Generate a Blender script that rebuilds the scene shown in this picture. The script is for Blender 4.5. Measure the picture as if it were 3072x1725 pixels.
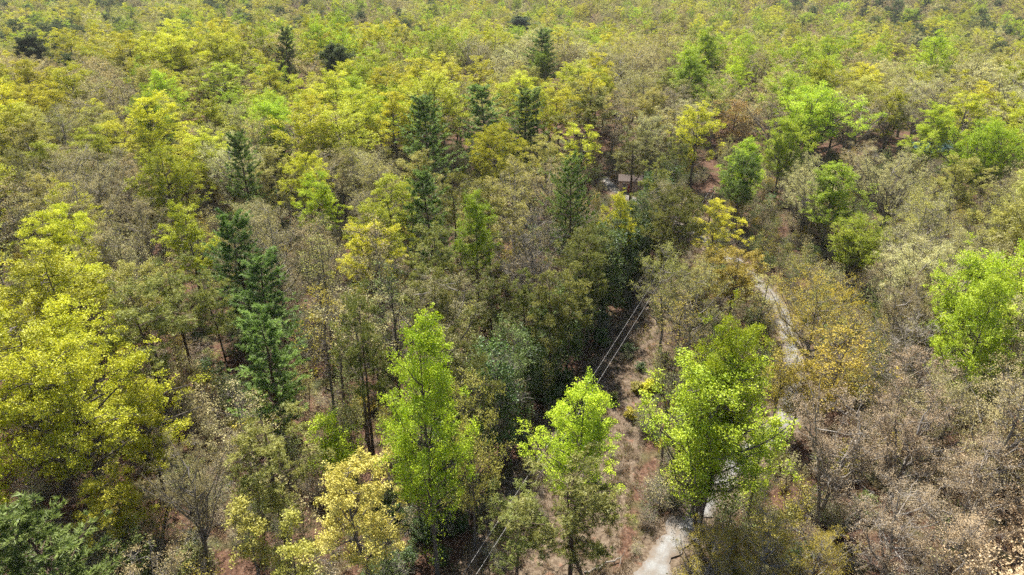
import bpy, math, random
import numpy as np

for _o in list(bpy.data.objects):
    bpy.data.objects.remove(_o)

# ------------------------------------------------------------------ camera, sky, sun, exposure
PITCH = math.radians(27.0)          # drone camera looks 27 degrees down
CAM_H = 54.0
FPX = 684.0                         # focal length in pixels of a 1024 wide picture
IMG_W, IMG_H = 1024.0, 575.0
SUN_EL, SUN_LEFT = math.radians(54.0), math.radians(14.0)   # sun ahead of the camera, a little to the left

scene = bpy.context.scene
cam_data = bpy.data.cameras.new("camera")
cam_data.sensor_width = 36.0
cam_data.lens = FPX / IMG_W * 36.0
cam_data.clip_start = 0.5
cam_data.clip_end = 6000.0
cam = bpy.data.objects.new("camera", cam_data)
scene.collection.objects.link(cam)
cam.location = (0.0, 0.0, CAM_H)
cam.rotation_euler = (math.radians(90.0) - PITCH, 0.0, 0.0)
scene.camera = cam

world = bpy.data.worlds.new("World")
scene.world = world
world.use_nodes = True
_nt = world.node_tree
_bg = _nt.nodes["Background"]
_sky = _nt.nodes.new("ShaderNodeTexSky")
_sky.sky_type = 'NISHITA'
_sky.sun_disc = False
_sky.sun_elevation = SUN_EL
_sky.sun_rotation = -SUN_LEFT
_sky.air_density = 1.0
_sky.dust_density = 1.2
_nt.links.new(_sky.outputs[0], _bg.inputs[0])
_bg.inputs[1].default_value = 0.058

sun_data = bpy.data.lights.new("sun", 'SUN')
sun_data.energy = 5.0
sun_data.angle = math.radians(0.5)
sun_data.color = (1.0, 0.955, 0.88)
sun = bpy.data.objects.new("sun", sun_data)
scene.collection.objects.link(sun)
# light travels from the sun (ahead, left, up) towards the camera
sun.rotation_euler = (math.radians(90.0) - SUN_EL, 0.0, math.radians(180.0) + SUN_LEFT)
sun.location = (0, 100, 200)

vs = scene.view_settings
vs.view_transform = 'Standard'
vs.look = 'None'
vs.gamma = 1.0
vs.exposure = 1.2
vs.use_curve_mapping = False
cy = scene.cycles
cy.max_bounces = 4
cy.diffuse_bounces = 2
cy.glossy_bounces = 1
cy.transmission_bounces = 3
cy.transparent_max_bounces = 4
cy.volume_bounces = 0
cy.caustics_reflective = False
cy.caustics_refractive = False
cy.use_denoising = False
scene.render.filter_size = 1.1
cy.use_adaptive_sampling = True
cy.adaptive_threshold = 0.03
# ------------------------------------------------------------------ mesh helpers (numpy -> mesh)
UP = np.array([0.0, 0.0, 1.0])


def nrm(v):
    return v / np.maximum(np.linalg.norm(v, axis=-1, keepdims=True), 1e-9)


class Geo:
    """Collects quads and triangles with a material index and one random number per piece."""
    def __init__(self):
        self.v, self.q, self.t, self.r = [], [], [], []
        self.qm, self.tm = [], []
        self.n = 0

    def add(self, V, quads=None, tris=None, rnd=None, mat=0):
        V = np.asarray(V, float).reshape(-1, 3)
        if quads is not None and len(quads):
            self.q.append(np.asarray(quads).reshape(-1, 4) + self.n)
            self.qm.append(np.full(len(self.q[-1]), mat))
        if tris is not None and len(tris):
            self.t.append(np.asarray(tris).reshape(-1, 3) + self.n)
            self.tm.append(np.full(len(self.t[-1]), mat))
        self.v.append(V)
        self.r.append(np.full(len(V), 0.5) if rnd is None else np.asarray(rnd, float).reshape(-1))
        self.n += len(V)

    def mesh(self, name, mats, smooth=False):
        me = bpy.data.meshes.new(name)
        V = np.concatenate(self.v)
        Q = np.concatenate(self.q) if self.q else np.zeros((0, 4), int)
        T = np.concatenate(self.t) if self.t else np.zeros((0, 3), int)
        me.vertices.add(len(V))
        me.vertices.foreach_set("co", V.astype(np.float32).ravel())
        nl = Q.size + T.size
        me.loops.add(nl)
        me.loops.foreach_set("vertex_index", np.concatenate([Q.ravel(), T.ravel()]).astype(np.int32))
        npoly = len(Q) + len(T)
        me.polygons.add(npoly)
        start = np.concatenate([np.arange(len(Q)) * 4, Q.size + np.arange(len(T)) * 3]).astype(np.int32)
        me.polygons.foreach_set("loop_start", start)
        mi = np.concatenate((self.qm + self.tm) or [np.zeros(0)]).astype(np.int32)
        for m in mats:
            me.materials.append(m)
        me.polygons.foreach_set("material_index", mi)
        me.polygons.foreach_set("use_smooth", np.full(npoly, smooth))
        a = me.attributes.new("rnd", 'FLOAT', 'POINT')
        a.data.foreach_set("value", np.concatenate(self.r).astype(np.float32))
        me.update(calc_edges=True)
        return me


def tubes(g, P, R, sides, mat=0, rnd=None):
    """Tapering tubes along polylines P (n,k,3) with radii R (n,k)."""
    n, k, _ = P.shape
    if n == 0:
        return
    T = nrm(np.gradient(P, axis=1))
    D = nrm(P[:, -1] - P[:, 0])
    ref = np.where(np.abs(D[:, 2:3]) > 0.8, np.array([[1.0, 0.0, 0.0]]), UP[None])
    A = nrm(np.cross(T, ref[:, None, :]))
    B = np.cross(T, A)
    a = np.arange(sides) * 2 * math.pi / sides
    V = P[:, :, None, :] + R[:, :, None, None] * (np.cos(a)[None, None, :, None] * A[:, :, None, :] + np.sin(a)[None, None, :, None] * B[:, :, None, :])
    idx = np.arange(n * k * sides).reshape(n, k, sides)
    nx = np.roll(idx, -1, axis=2)
    q = np.stack([idx[:, :-1], nx[:, :-1], nx[:, 1:], idx[:, 1:]], axis=-1)
    rr = None
    if rnd is not None:
        rr = np.repeat(rnd, k * sides)
    g.add(V, quads=q, mat=mat, rnd=rr)


def ribbons(g, rng, A, B, w, mat=0):
    """Thin flat twigs from A to B."""
    d = nrm(B - A)
    s = nrm(np.cross(d, rng.normal(size=d.shape))) * w
    V = np.stack([A - s, A + s, B + s * 0.25, B - s * 0.25], axis=1)
    i = np.arange(len(A))[:, None] * 4 + np.arange(4)[None]
    g.add(V, quads=i, mat=mat)


def leaf_quads(g, rng, C, size, up=0.5, asp=0.62, mat=0, rnd=None):
    """Small folded leaf blades at C."""
    n = len(C)
    N = nrm(rng.normal(size=(n, 3)) + np.array([0, 0, up]))
    t = nrm(np.cross(N, rng.normal(size=(n, 3))))
    b = np.cross(N, t)
    s = (size * rng.uniform(0.65, 1.3, n))[:, None]
    h = s * 0.5
    V = np.stack([C - t * h, C + b * h * asp + N * h * 0.18, C + t * h, C - b * h * asp + N * h * 0.18], axis=1)
    i = np.arange(n)[:, None] * 4 + np.arange(4)[None]
    r = rng.random(n) if rnd is None else np.clip(rnd + rng.normal(0, 0.16, n), 0, 1)
    g.add(V, quads=i, rnd=np.repeat(r, 4), mat=mat)


def needle_tris(g, rng, C, D, length, width, spread, up, mat=0, rnd=None):
    """Needle bunches: slim triangles leaving C roughly along D."""
    n = len(C)
    d = nrm(D + spread * rng.normal(size=(n, 3)) + np.array([0, 0, up]))
    s = nrm(np.cross(d, rng.normal(size=(n, 3)))) * (width * 0.5)
    L = (length * rng.uniform(0.6, 1.25, n))[:, None]
    V = np.stack([C - s, C + s, C + d * L], axis=1)
    i = np.arange(n)[:, None] * 3 + np.arange(3)[None]
    r = rng.random(n) if rnd is None else np.clip(rnd + rng.normal(0, 0.16, n), 0, 1)
    g.add(V, tris=i, rnd=np.repeat(r, 3), mat=mat)


def along(P, t):
    """Points and tangents on polylines P (n,k,3) at fractions t (n,m)."""
    n, k, _ = P.shape
    x = np.clip(t, 0, 0.9999) * (k - 1)
    i = x.astype(int)
    f = (x - i)[..., None]
    r = np.arange(n)[:, None]
    a, b = P[r, i], P[r, i + 1]
    return a * (1 - f) + b * f, nrm(b - a)


# ------------------------------------------------------------------ broad-leaved trees
ENV = {
    'dome': lambda u: np.sqrt(np.clip(1 - (np.clip((u - 0.38) / 0.62, 0, 1)) ** 2.2, 0, 1)) * np.clip(0.45 + u * 1.6, 0, 1),
    'oval': lambda u: np.clip(np.sin(np.pi * np.clip(u * 0.86 + 0.1, 0, 1)), 0, 1) ** 0.7,
    'cone': lambda u: np.clip(1.02 - u, 0, 1) ** 0.72 * np.clip(0.5 + u * 2.5, 0, 1),
    'vase': lambda u: np.clip(0.25 + 1.15 * u, 0, 1) * np.sqrt(np.clip(1 - np.clip((u - 0.55) / 0.47, 0, 1) ** 2, 0, 1)),
    'ovoid': lambda u: np.clip(u / 0.22 + 0.25, 0, 1) ** 0.6 * np.clip(1 - np.clip((u - 0.2) / 0.82, 0, 1) ** 2.0, 0, 1) ** 0.75,
    'flat': lambda u: np.clip(0.55 + 0.6 * u, 0, 1) * np.clip((1.03 - u) * 4, 0, 1) ** 0.5,
}


def broadleaf(seed, H=22.0, base=7.0, rad=4.5, env='dome', limbs=30, n2=9, n3=6, n4=13, leaf=0.2, tuft=0.42,
              elev=(30, 60), r0=0.26, l2=1.7, l3=0.7, fill=1.0, inner=0.3, stems=1, wob=0.35, up=0.8, flat=0.7,
              lod=0, mats=None, shoots=0, lean=0.0, twig=0.012, thin=1.0):
    """Returns wood Geo and leaf Geo of one tree standing at the origin."""
    rng = np.random.default_rng(seed)
    wood, leafg = Geo(), Geo()
    k = 10
    zt = np.linspace(0, 1, k)
    trunks, TR = [], []
    for s in range(stems):
        hs = H * (0.97 if s == 0 else rng.uniform(0.78, 0.95))
        off = np.cumsum(rng.normal(0, wob, (k, 2)), axis=0) * (zt[:, None] ** 0.6) * 0.45
        if stems > 1:
            a = s * 2 * math.pi / stems + rng.uniform(-0.5, 0.5)
            off = off + np.outer(np.clip(zt - 0.12, 0, 1) ** 1.1 * rad * 0.55, [math.cos(a), math.sin(a)]) + 0.12 * np.array([math.cos(a), math.sin(a)])
        off[:, 0] += lean * zt ** 1.3
        trunks.append(np.column_stack([off, zt * hs]))
        rr = (r0 if stems == 1 else r0 * 0.7) * np.clip(1 - zt, 0.03, 1) ** 0.75
        rr[0] *= 1.35
        TR.append(rr)
    TP = np.array(trunks)
    TR = np.array(TR)
    tubes(wood, TP, TR, 7 if not lod else 4)
    # limb tips spread over the crown's envelope
    m = int(limbs * (1 if not lod else 0.85))
    if lod:
        inner *= 0.6
    uu = np.linspace(0.02, 1, 200)
    w = ENV[env](uu) + 0.12
    c = np.cumsum(w) / w.sum()
    u = np.interp((np.arange(m) + rng.uniform(0.2, 0.8, m)) / m, c, uu)
    az = np.arange(m) * 2.39996 + rng.normal(0, 0.35, m)
    fr = np.where(rng.random(m) < inner, rng.uniform(0.3, 0.65, m), rng.uniform(0.72, 1.12, m))
    lump = 1 + 0.22 * np.sin(az * 2 + rng.uniform(0, 6)) + 0.16 * np.sin(az * 3 + rng.uniform(0, 6))
    rt = rad * ENV[env](u) * fr * lump
    z1 = base + u * (H - base) * rng.uniform(0.95, 1.03, m)
    el = np.radians(rng.uniform(elev[0], elev[1], m))
    z0 = np.clip(z1 - rt * np.tan(el), base * 0.72, np.maximum(z1 - 0.4, base * 0.72 + 0.1))
    z0 = np.minimum(z0, H * 0.93)
    si = rng.integers(0, stems, m)
    x = np.clip(z0 / TP[si, -1, 2], 0, 0.999) * (k - 1)
    ii = x.astype(int)
    f = (x - ii)[:, None]
    P0 = TP[si, ii] * (1 - f) + TP[si, ii + 1] * f
    hd = np.column_stack([np.cos(az), np.sin(az)])
    P2 = np.column_stack([hd * rt[:, None], z1])
    P2[:, 0] += lean * (z1 / H) ** 1.3
    P1 = P0 * 0.45 + P2 * 0.55
    P1[:, 2] = z0 + (z1 - z0) * rng.uniform(0.22, 0.5, m)
    P1 += rng.normal(0, 0.35, P1.shape)
    kk = 7
    t = np.linspace(0, 1, kk)[None, :, None]
    LP = (1 - t) ** 2 * P0[:, None] + 2 * t * (1 - t) * P1[:, None] + t ** 2 * P2[:, None]
    jit = rng.normal(0, 0.13, LP.shape)
    jit[:, 0] = 0
    LP = LP + jit
    Lr = (np.linalg.norm(P2 - P0, axis=1) * 0.0135 + 0.022) * (r0 / 0.26)
    LR = Lr[:, None] * np.linspace(1, 0.25, kk)[None]
    tubes(wood, LP, LR, 4 if not lod else 3)
    # second order branches
    b2 = max(3, int(n2 * (1 if not lod else 0.7)))
    tt = np.sort(rng.uniform(0.3, 1.0, (m, b2)), axis=1)
    tt[:, -1] = 1.0
    Q0, QT = along(LP, tt)
    Q0, QT = Q0.reshape(-1, 3), QT.reshape(-1, 3)
    nb = len(Q0)
    d = nrm(QT * 0.75 + 0.95 * nrm(rng.normal(size=(nb, 3))) + UP * 0.28)
    L = l2 * rng.uniform(0.5, 1.25, nb) * (1.12 - 0.45 * tt.reshape(-1))
    t4 = np.linspace(0, 1, 4)[None, :, None]
    BP = Q0[:, None] + d[:, None] * L[:, None, None] * t4 + UP * (t4 ** 2) * (L[:, None, None] * 0.16)
    BP[:, 1:] += rng.normal(0, 0.05, BP[:, 1:].shape)
    BR = (0.008 + 0.010 * L)[:, None] * np.linspace(1, 0.35, 4)[None] * (r0 / 0.26) ** 0.5
    if lod < 2:
        tubes(wood, BP, BR, 3)
    hfrac = np.clip((Q0[:, 2] - base) / (0.6 * (H - base)), 0, 1)
    keep = rng.random(nb) < fill * (thin + (1 - thin) * hfrac)
    bt = rng.random(nb)                                    # one shade per bough
    # twigs and tufts of leaves
    b3 = max(2, int(n3 * (1 if not lod else 0.75)))
    t3 = rng.uniform(0.25, 1.0, (nb, b3))
    W0, WT = along(BP, t3)
    W0, WT = W0.reshape(-1, 3), WT.reshape(-1, 3)
    wd = nrm(WT * 0.6 + nrm(rng.normal(size=W0.shape)) + UP * 0.3)
    W1 = W0 + wd * (l3 * rng.uniform(0.4, 1.2, len(W0)))[:, None]
    if lod < 1:
        ribbons(wood, rng, W0, W1, twig)
    kp = np.repeat(keep, b3)
    C = np.concatenate([W1[kp]])
    sh = np.repeat(bt, b3)[kp]
    n4 = max(3, int(n4 * (1 if not lod else 0.9)))
    lf = leaf * (1 if not lod else 1.3)
    if lod:
        tuft *= 1.15
    o = rng.normal(size=(len(C), n4, 3))
    o = nrm(o) * (rng.random((len(C), n4, 1)) ** 0.45) * tuft
    o[..., 2] *= flat
    LC = (C[:, None] + o).reshape(-1, 3)
    leaf_quads(leafg, rng, LC, lf, up=up, rnd=np.repeat(sh, n4))
    if shoots:                                             # epicormic leaves on the bole
        zz = rng.uniform(2.5, base + 1, shoots)
        a = rng.uniform(0, 6.28, shoots)
        rr_ = rng.uniform(0.3, 1.3, shoots)
        cc = np.column_stack([np.cos(a) * rr_, np.sin(a) * rr_, zz])
        leaf_quads(leafg, rng, (cc[:, None] + rng.normal(0, 0.25, (shoots, 6, 3))).reshape(-1, 3), lf, up=up)
    return wood, leafg


# ------------------------------------------------------------------ conifers
def white_pine(seed, H=20.0, base=3.0, rad=3.6, whorl=0.72, per=6, n2=11, tufts=2, nn=11, r0=0.24, lod=0, gap=0.2,
               top=0.6, droop=0.0, upt=0.8, nl=0.40, nw=0.075, tl=0.62, side=1.0, **kw):
    rng = np.random.default_rng(seed)
    wood, ng = Geo(), Geo()
    k = 10
    z = np.linspace(0, 1, k)
    off = np.cumsum(rng.normal(0, 0.1, (k, 2)), axis=0) * z[:, None]
    TP = np.column_stack([off, z * H])[None]
    tubes(wood, TP, (r0 * np.clip(1 - z, 0.03, 1) ** 0.8)[None], 7 if not lod else 4)
    if lod:
        whorl *= 1.5
    zs = np.arange(base, H - 0.3, whorl)
    z0 = np.repeat(zs, per) + rng.normal(0, whorl * 0.4, len(zs) * per)
    z0 = np.clip(z0, base * 0.8, H - 0.15)
    m = len(z0)
    keep = rng.random(m) > gap
    z0 = z0[keep]
    az = (np.arange(m) * 2 * math.pi / per + np.repeat(rng.uniform(0, 6.28, len(zs)), per) + rng.normal(0, 0.3, m))[keep]
    m = len(z0)
    u = (z0 - base) / (H - base)
    L = rad * np.clip(1.02 - u, 0.05, 1) ** top * np.clip(0.65 + u * 1.4, 0, 1) * rng.uniform(0.45, 1.3, m) * (1 + 0.2 * np.sin(az + 9 * u + seed)) + 0.3
    hd = np.column_stack([np.cos(az), np.sin(az), np.zeros(m)])
    kk = 6
    t = np.linspace(0, 1, kk)[None, :, None]
    x = np.clip(z0 / H, 0, 0.999) * (k - 1)
    ii = x.astype(int)
    f = (x - ii)[:, None]
    P0 = TP[0][ii] * (1 - f) + TP[0][ii + 1] * f
    rise = (0.10 + 0.75 * np.clip(u, 0, 1) ** 1.6 - droop)
    LP = P0[:, None] + hd[:, None] * L[:, None, None] * t + UP * (L[:, None, None] * (rise[:, None, None] * t + 0.22 * upt * t ** 2.4 - 0.10 * np.sin(np.pi * t)))
    LP[:, 1:] += rng.normal(0, 0.07, LP[:, 1:].shape)
    tubes(wood, LP, (0.012 + 0.010 * L)[:, None] * np.linspace(1, 0.3, kk)[None], 4 if not lod else 3)
    b2 = max(3, int(n2 * (1 if not lod else 0.6)))
    tt = np.sort(rng.uniform(0.28, 1.0, (m, b2)), axis=1)
    tt[:, -1] = 1.0
    Q0, QT = along(LP, tt)
    Q0, QT = Q0.reshape(-1, 3), QT.reshape(-1, 3)
    sd = np.where(rng.random(len(Q0)) < 0.5, 1, -1)[:, None]
    sidev = nrm(np.cross(QT, UP[None])) * sd
    d = nrm(QT * 0.8 + sidev * side * rng.uniform(0.3, 1.1, (len(Q0), 1)) + UP * rng.uniform(-0.05, 0.3, (len(Q0), 1)))
    LL = tl * rng.uniform(0.5, 1.3, len(Q0)) * (1.25 - 0.5 * tt.reshape(-1)) * np.repeat(np.clip(L / rad, 0.45, 1.2), b2)
    Q1 = Q0 + d * LL[:, None] + UP * (LL * 0.18 * upt)[:, None]
    if lod < 2:
        ribbons(wood, rng, Q0, Q1, 0.014)
    sh = np.repeat(rng.random(m), b2)
    nf = tufts
    ft = rng.uniform(0.35, 1.0, (len(Q0), nf))
    ft[:, -1] = 1
    C = (Q0[:, None] + (Q1 - Q0)[:, None] * ft[..., None]).reshape(-1, 3)
    D = np.repeat(d, nf, axis=0)
    n = max(4, int(nn * (1 if not lod else 0.5)))
    wf = 1 if not lod else 1.7
    CC = np.repeat(C, n, axis=0) + rng.normal(0, 0.05, (len(C) * n, 3))
    needle_tris(ng, rng, CC, np.repeat(D, n, axis=0), nl * (1 if not lod else 1.25), nw * wf, 0.62, 0.28, rnd=np.repeat(np.repeat(sh, nf), n))
    return wood, ng


def round_pine(seed, **kw):
    """Shortleaf pine: bole clear below, rounded crown of needle clumps on crooked limbs."""
    a = dict(H=20, base=11, rad=2.8, env='dome', limbs=22, n2=7, n3=5, n4=10, leaf=0.3, tuft=0.36, elev=(5, 45), r0=0.2, l2=1.1,
             l3=0.5, fill=0.95, inner=0.35, wob=0.25, lod=0)
    a.update(kw)
    rng = np.random.default_rng(seed + 77)
    dead = a.pop('dead', 0)
    nn, nw = a.pop('nn', 14), a.pop('nw', 0.065)
    nl = a.pop('nl', 0.34)
    n4 = a.pop('n4')
    wood, lg = broadleaf(seed, n4=1, **a)
    V = np.concatenate(lg.v).reshape(-1, 4, 3).mean(axis=1)
    r = np.concatenate(lg.r).reshape(-1, 4)[:, 0]
    ng = Geo()
    n = max(4, int(nn * (0.5 if a['lod'] else 1)))
    if a['lod']:
        nw *= 1.7
    C = np.repeat(V, n, axis=0) + rng.normal(0, 0.05, (len(V) * n, 3))
    needle_tris(ng, rng, C, np.zeros_like(C), nl, nw, 1.0, 0.55, rnd=np.repeat(r, n))
    if dead:                                              # bare snapped lower limbs
        z0 = rng.uniform(a['base'] * 0.35, a['base'] * 1.1, dead)
        az = rng.uniform(0, 6.28, dead)
        L = rng.uniform(0.7, 2.4, dead)
        t = np.linspace(0, 1, 5)[None, :, None]
        P0 = np.column_stack([np.zeros((dead, 2)), z0])
        hd = np.column_stack([np.cos(az), np.sin(az), rng.uniform(-0.1, 0.35, dead)])
        LP = P0[:, None] + hd[:, None] * L[:, None, None] * t
        LP[:, 1:] += rng.normal(0, 0.07, LP[:, 1:].shape)
        tubes(wood, LP, (0.014 + 0.007 * L)[:, None] * np.linspace(1, 0.3, 5)[None], 3)
        q, _ = along(LP, rng.uniform(0.3, 1, (dead, 4)))
        q = q.reshape(-1, 3)
        ribbons(wood, rng, q, q + nrm(rng.normal(size=q.shape)) * rng.uniform(0.2, 0.7, (len(q), 1)), 0.012)
    return wood, ng
# ------------------------------------------------------------------ materials
def new_mat(name):
    m = bpy.data.materials.new(name)
    m.use_nodes = True
    nt = m.node_tree
    for n in list(nt.nodes):
        nt.nodes.remove(n)
    out = nt.nodes.new("ShaderNodeOutputMaterial")
    return m, nt, out


def leaf_mat(name, lo, mid, hi, trans, tmix=0.27, hue=0.03, val=0.27, gloss=0.02):
    """Thin leaf: diffuse front, light shining through, a little sheen. Shade varies by bough, leaf and tree."""
    m, nt, out = new_mat(name)
    N, Lk = nt.nodes.new, nt.links.new
    at = N("ShaderNodeAttribute"); at.attribute_name = "rnd"
    oi = N("ShaderNodeObjectInfo")
    rp = N("ShaderNodeValToRGB")
    e = rp.color_ramp.elements
    e[0].position, e[0].color = 0.08, (*lo, 1)
    e[1].position, e[1].color = 0.95, (*hi, 1)
    k = e.new(0.5); k.color = (*mid, 1)
    Lk(at.outputs["Fac"], rp.inputs[0])
    hs = N("ShaderNodeHueSaturation")
    mr = N("ShaderNodeMapRange"); mr.inputs[3].default_value = 0.5 - hue; mr.inputs[4].default_value = 0.5 + hue
    mv = N("ShaderNodeMapRange"); mv.inputs[3].default_value = 1 - val; mv.inputs[4].default_value = 1 + val
    fr = N("ShaderNodeMath"); fr.operation = 'FRACT'
    mu = N("ShaderNodeMath"); mu.operation = 'MULTIPLY'; mu.inputs[1].default_value = 7.31
    Lk(oi.outputs["Random"], mr.inputs[0])
    Lk(oi.outputs["Random"], mu.inputs[0]); Lk(mu.outputs[0], fr.inputs[0]); Lk(fr.outputs[0], mv.inputs[0])
    Lk(mr.outputs[0], hs.inputs["Hue"]); Lk(mv.outputs[0], hs.inputs["Value"])
    Lk(rp.outputs[0], hs.inputs["Color"])
    df = N("ShaderNodeBsdfDiffuse"); Lk(hs.outputs[0], df.inputs[0])
    tr = N("ShaderNodeBsdfTranslucent")
    mx = N("ShaderNodeMix"); mx.data_type = 'RGBA'; mx.blend_type = 'MULTIPLY'; mx.inputs[0].default_value = 1.0
    Lk(hs.outputs[0], mx.inputs[6]); mx.inputs[7].default_value = (*trans, 1)
    Lk(mx.outputs[2], tr.inputs[0])
    m1 = N("ShaderNodeMixShader"); m1.inputs[0].default_value = tmix
    Lk(df.outputs[0], m1.inputs[1]); Lk(tr.outputs[0], m1.inputs[2])
    gl = N("ShaderNodeBsdfGlossy"); gl.inputs["Roughness"].default_value = 0.5
    gl.inputs["Color"].default_value = (0.9, 0.95, 1.0, 1)
    m2 = N("ShaderNodeMixShader"); m2.inputs[0].default_value = gloss
    Lk(m1.outputs[0], m2.inputs[1]); Lk(gl.outputs[0], m2.inputs[2])
    Lk(m2.outputs[0], out.inputs[0])
    return m


def bark_mat(name, a, b, scale=3.0):
    m, nt, out = new_mat(name)
    N, Lk = nt.nodes.new, nt.links.new
    tc = N("ShaderNodeTexCoord")
    mp = N("ShaderNodeMapping"); mp.inputs["Scale"].default_value = (scale * 2.5, scale * 2.5, scale * 0.35)
    no = N("ShaderNodeTexNoise"); no.inputs["Scale"].default_value = 2.0; no.inputs["Detail"].default_value = 4
    rp = N("ShaderNodeValToRGB")
    rp.color_ramp.elements[0].position = 0.36; rp.color_ramp.elements[0].color = (*a, 1)
    rp.color_ramp.elements[1].position = 0.66; rp.color_ramp.elements[1].color = (*b, 1)
    oi = N("ShaderNodeObjectInfo")
    mv = N("ShaderNodeMapRange"); mv.inputs[3].default_value = 0.75; mv.inputs[4].default_value = 1.25
    hs = N("ShaderNodeHueSaturation")
    p = N("ShaderNodeBsdfPrincipled"); p.inputs["Roughness"].default_value = 0.85
    p.inputs["Specular IOR Level"].default_value = 0.25
    bp = N("ShaderNodeBump"); bp.inputs["Strength"].default_value = 0.6; bp.inputs["Distance"].default_value = 0.05
    Lk(tc.outputs["Object"], mp.inputs[0]); Lk(mp.outputs[0], no.inputs[0]); Lk(no.outputs[0], rp.inputs[0])
    Lk(oi.outputs["Random"], mv.inputs[0]); Lk(mv.outputs[0], hs.inputs["Value"]); Lk(rp.outputs[0], hs.inputs["Color"])
    Lk(hs.outputs[0], p.inputs["Base Color"]); Lk(no.outputs[0], bp.inputs["Height"]); Lk(bp.outputs[0], p.inputs["Normal"])
    Lk(p.outputs[0], out.inputs[0])
    return m


BARK = {
    'grey': bark_mat("bark_grey", (0.075, 0.06, 0.05), (0.22, 0.19, 0.16)),
    'pale': bark_mat("bark_pale", (0.15, 0.13, 0.11), (0.40, 0.36, 0.31)),
    'pine': bark_mat("bark_pine", (0.060, 0.040, 0.030), (0.17, 0.115, 0.085)),
}
LEAF = {
    # colour code: low, mid, high (reflected plus transmitted), tint of light shining through
    'L': leaf_mat("leaf_lime", (0.33, 0.45, 0.020), (0.45, 0.57, 0.028), (0.56, 0.66, 0.045), (1.05, 1.03, 0.6), hue=0.010),
    'g': leaf_mat("leaf_sapling", (0.13, 0.165, 0.04), (0.19, 0.235, 0.055), (0.28, 0.31, 0.085), (1.0, 1.05, 0.65), val=0.3, hue=0.02),
    'Y': leaf_mat("leaf_yellow_green", (0.45, 0.47, 0.026), (0.58, 0.585, 0.034), (0.69, 0.68, 0.06), (1.05, 1.0, 0.55), hue=0.014),
    'y': leaf_mat("leaf_olive_yellow", (0.38, 0.375, 0.085), (0.48, 0.465, 0.105), (0.57, 0.54, 0.15), (1.03, 1.0, 0.65), hue=0.016),
    'T': leaf_mat("leaf_tan_bud", (0.35, 0.305, 0.125), (0.47, 0.41, 0.175), (0.58, 0.515, 0.245), (1.03, 0.98, 0.75), hue=0.02),
    'P': leaf_mat("leaf_pink_bud", (0.36, 0.265, 0.15), (0.49, 0.37, 0.22), (0.60, 0.475, 0.30), (1.03, 0.98, 0.8), hue=0.014),
    'C': leaf_mat("leaf_cream", (0.44, 0.43, 0.17), (0.57, 0.555, 0.235), (0.68, 0.65, 0.32), (1.03, 1.0, 0.7), hue=0.015),
    'E': leaf_mat("leaf_cream_yellow", (0.48, 0.44, 0.08), (0.61, 0.56, 0.12), (0.70, 0.65, 0.18), (1.03, 1.0, 0.65), hue=0.012),
    'O': leaf_mat("leaf_orange_olive", (0.35, 0.29, 0.03), (0.47, 0.385, 0.045), (0.57, 0.47, 0.065), (1.05, 1.0, 0.6), hue=0.012),
    'R': leaf_mat("leaf_russet", (0.28, 0.175, 0.035), (0.38, 0.245, 0.05), (0.48, 0.33, 0.075), (1.05, 0.97, 0.6), hue=0.012),
    'W': leaf_mat("needles_white_pine", (0.13, 0.195, 0.042), (0.21, 0.30, 0.07), (0.31, 0.41, 0.11), (1.0, 1.03, 0.8), tmix=0.30, hue=0.015, gloss=0.02),
    'V': leaf_mat("needles_olive_pine", (0.16, 0.18, 0.038), (0.25, 0.265, 0.06), (0.34, 0.345, 0.09), (1.05, 1.0, 0.65), tmix=0.30, hue=0.015, gloss=0.02),
    'D': leaf_mat("needles_dark_pine", (0.09, 0.13, 0.05), (0.145, 0.19, 0.07), (0.21, 0.255, 0.105), (1.0, 1.0, 0.7), tmix=0.35, hue=0.015, gloss=0.02),
    'K': leaf_mat("leaf_laurel", (0.075, 0.13, 0.03), (0.125, 0.195, 0.045), (0.19, 0.265, 0.075), (1.0, 1.0, 0.65), tmix=0.35, gloss=0.035, hue=0.015),
}
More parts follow.
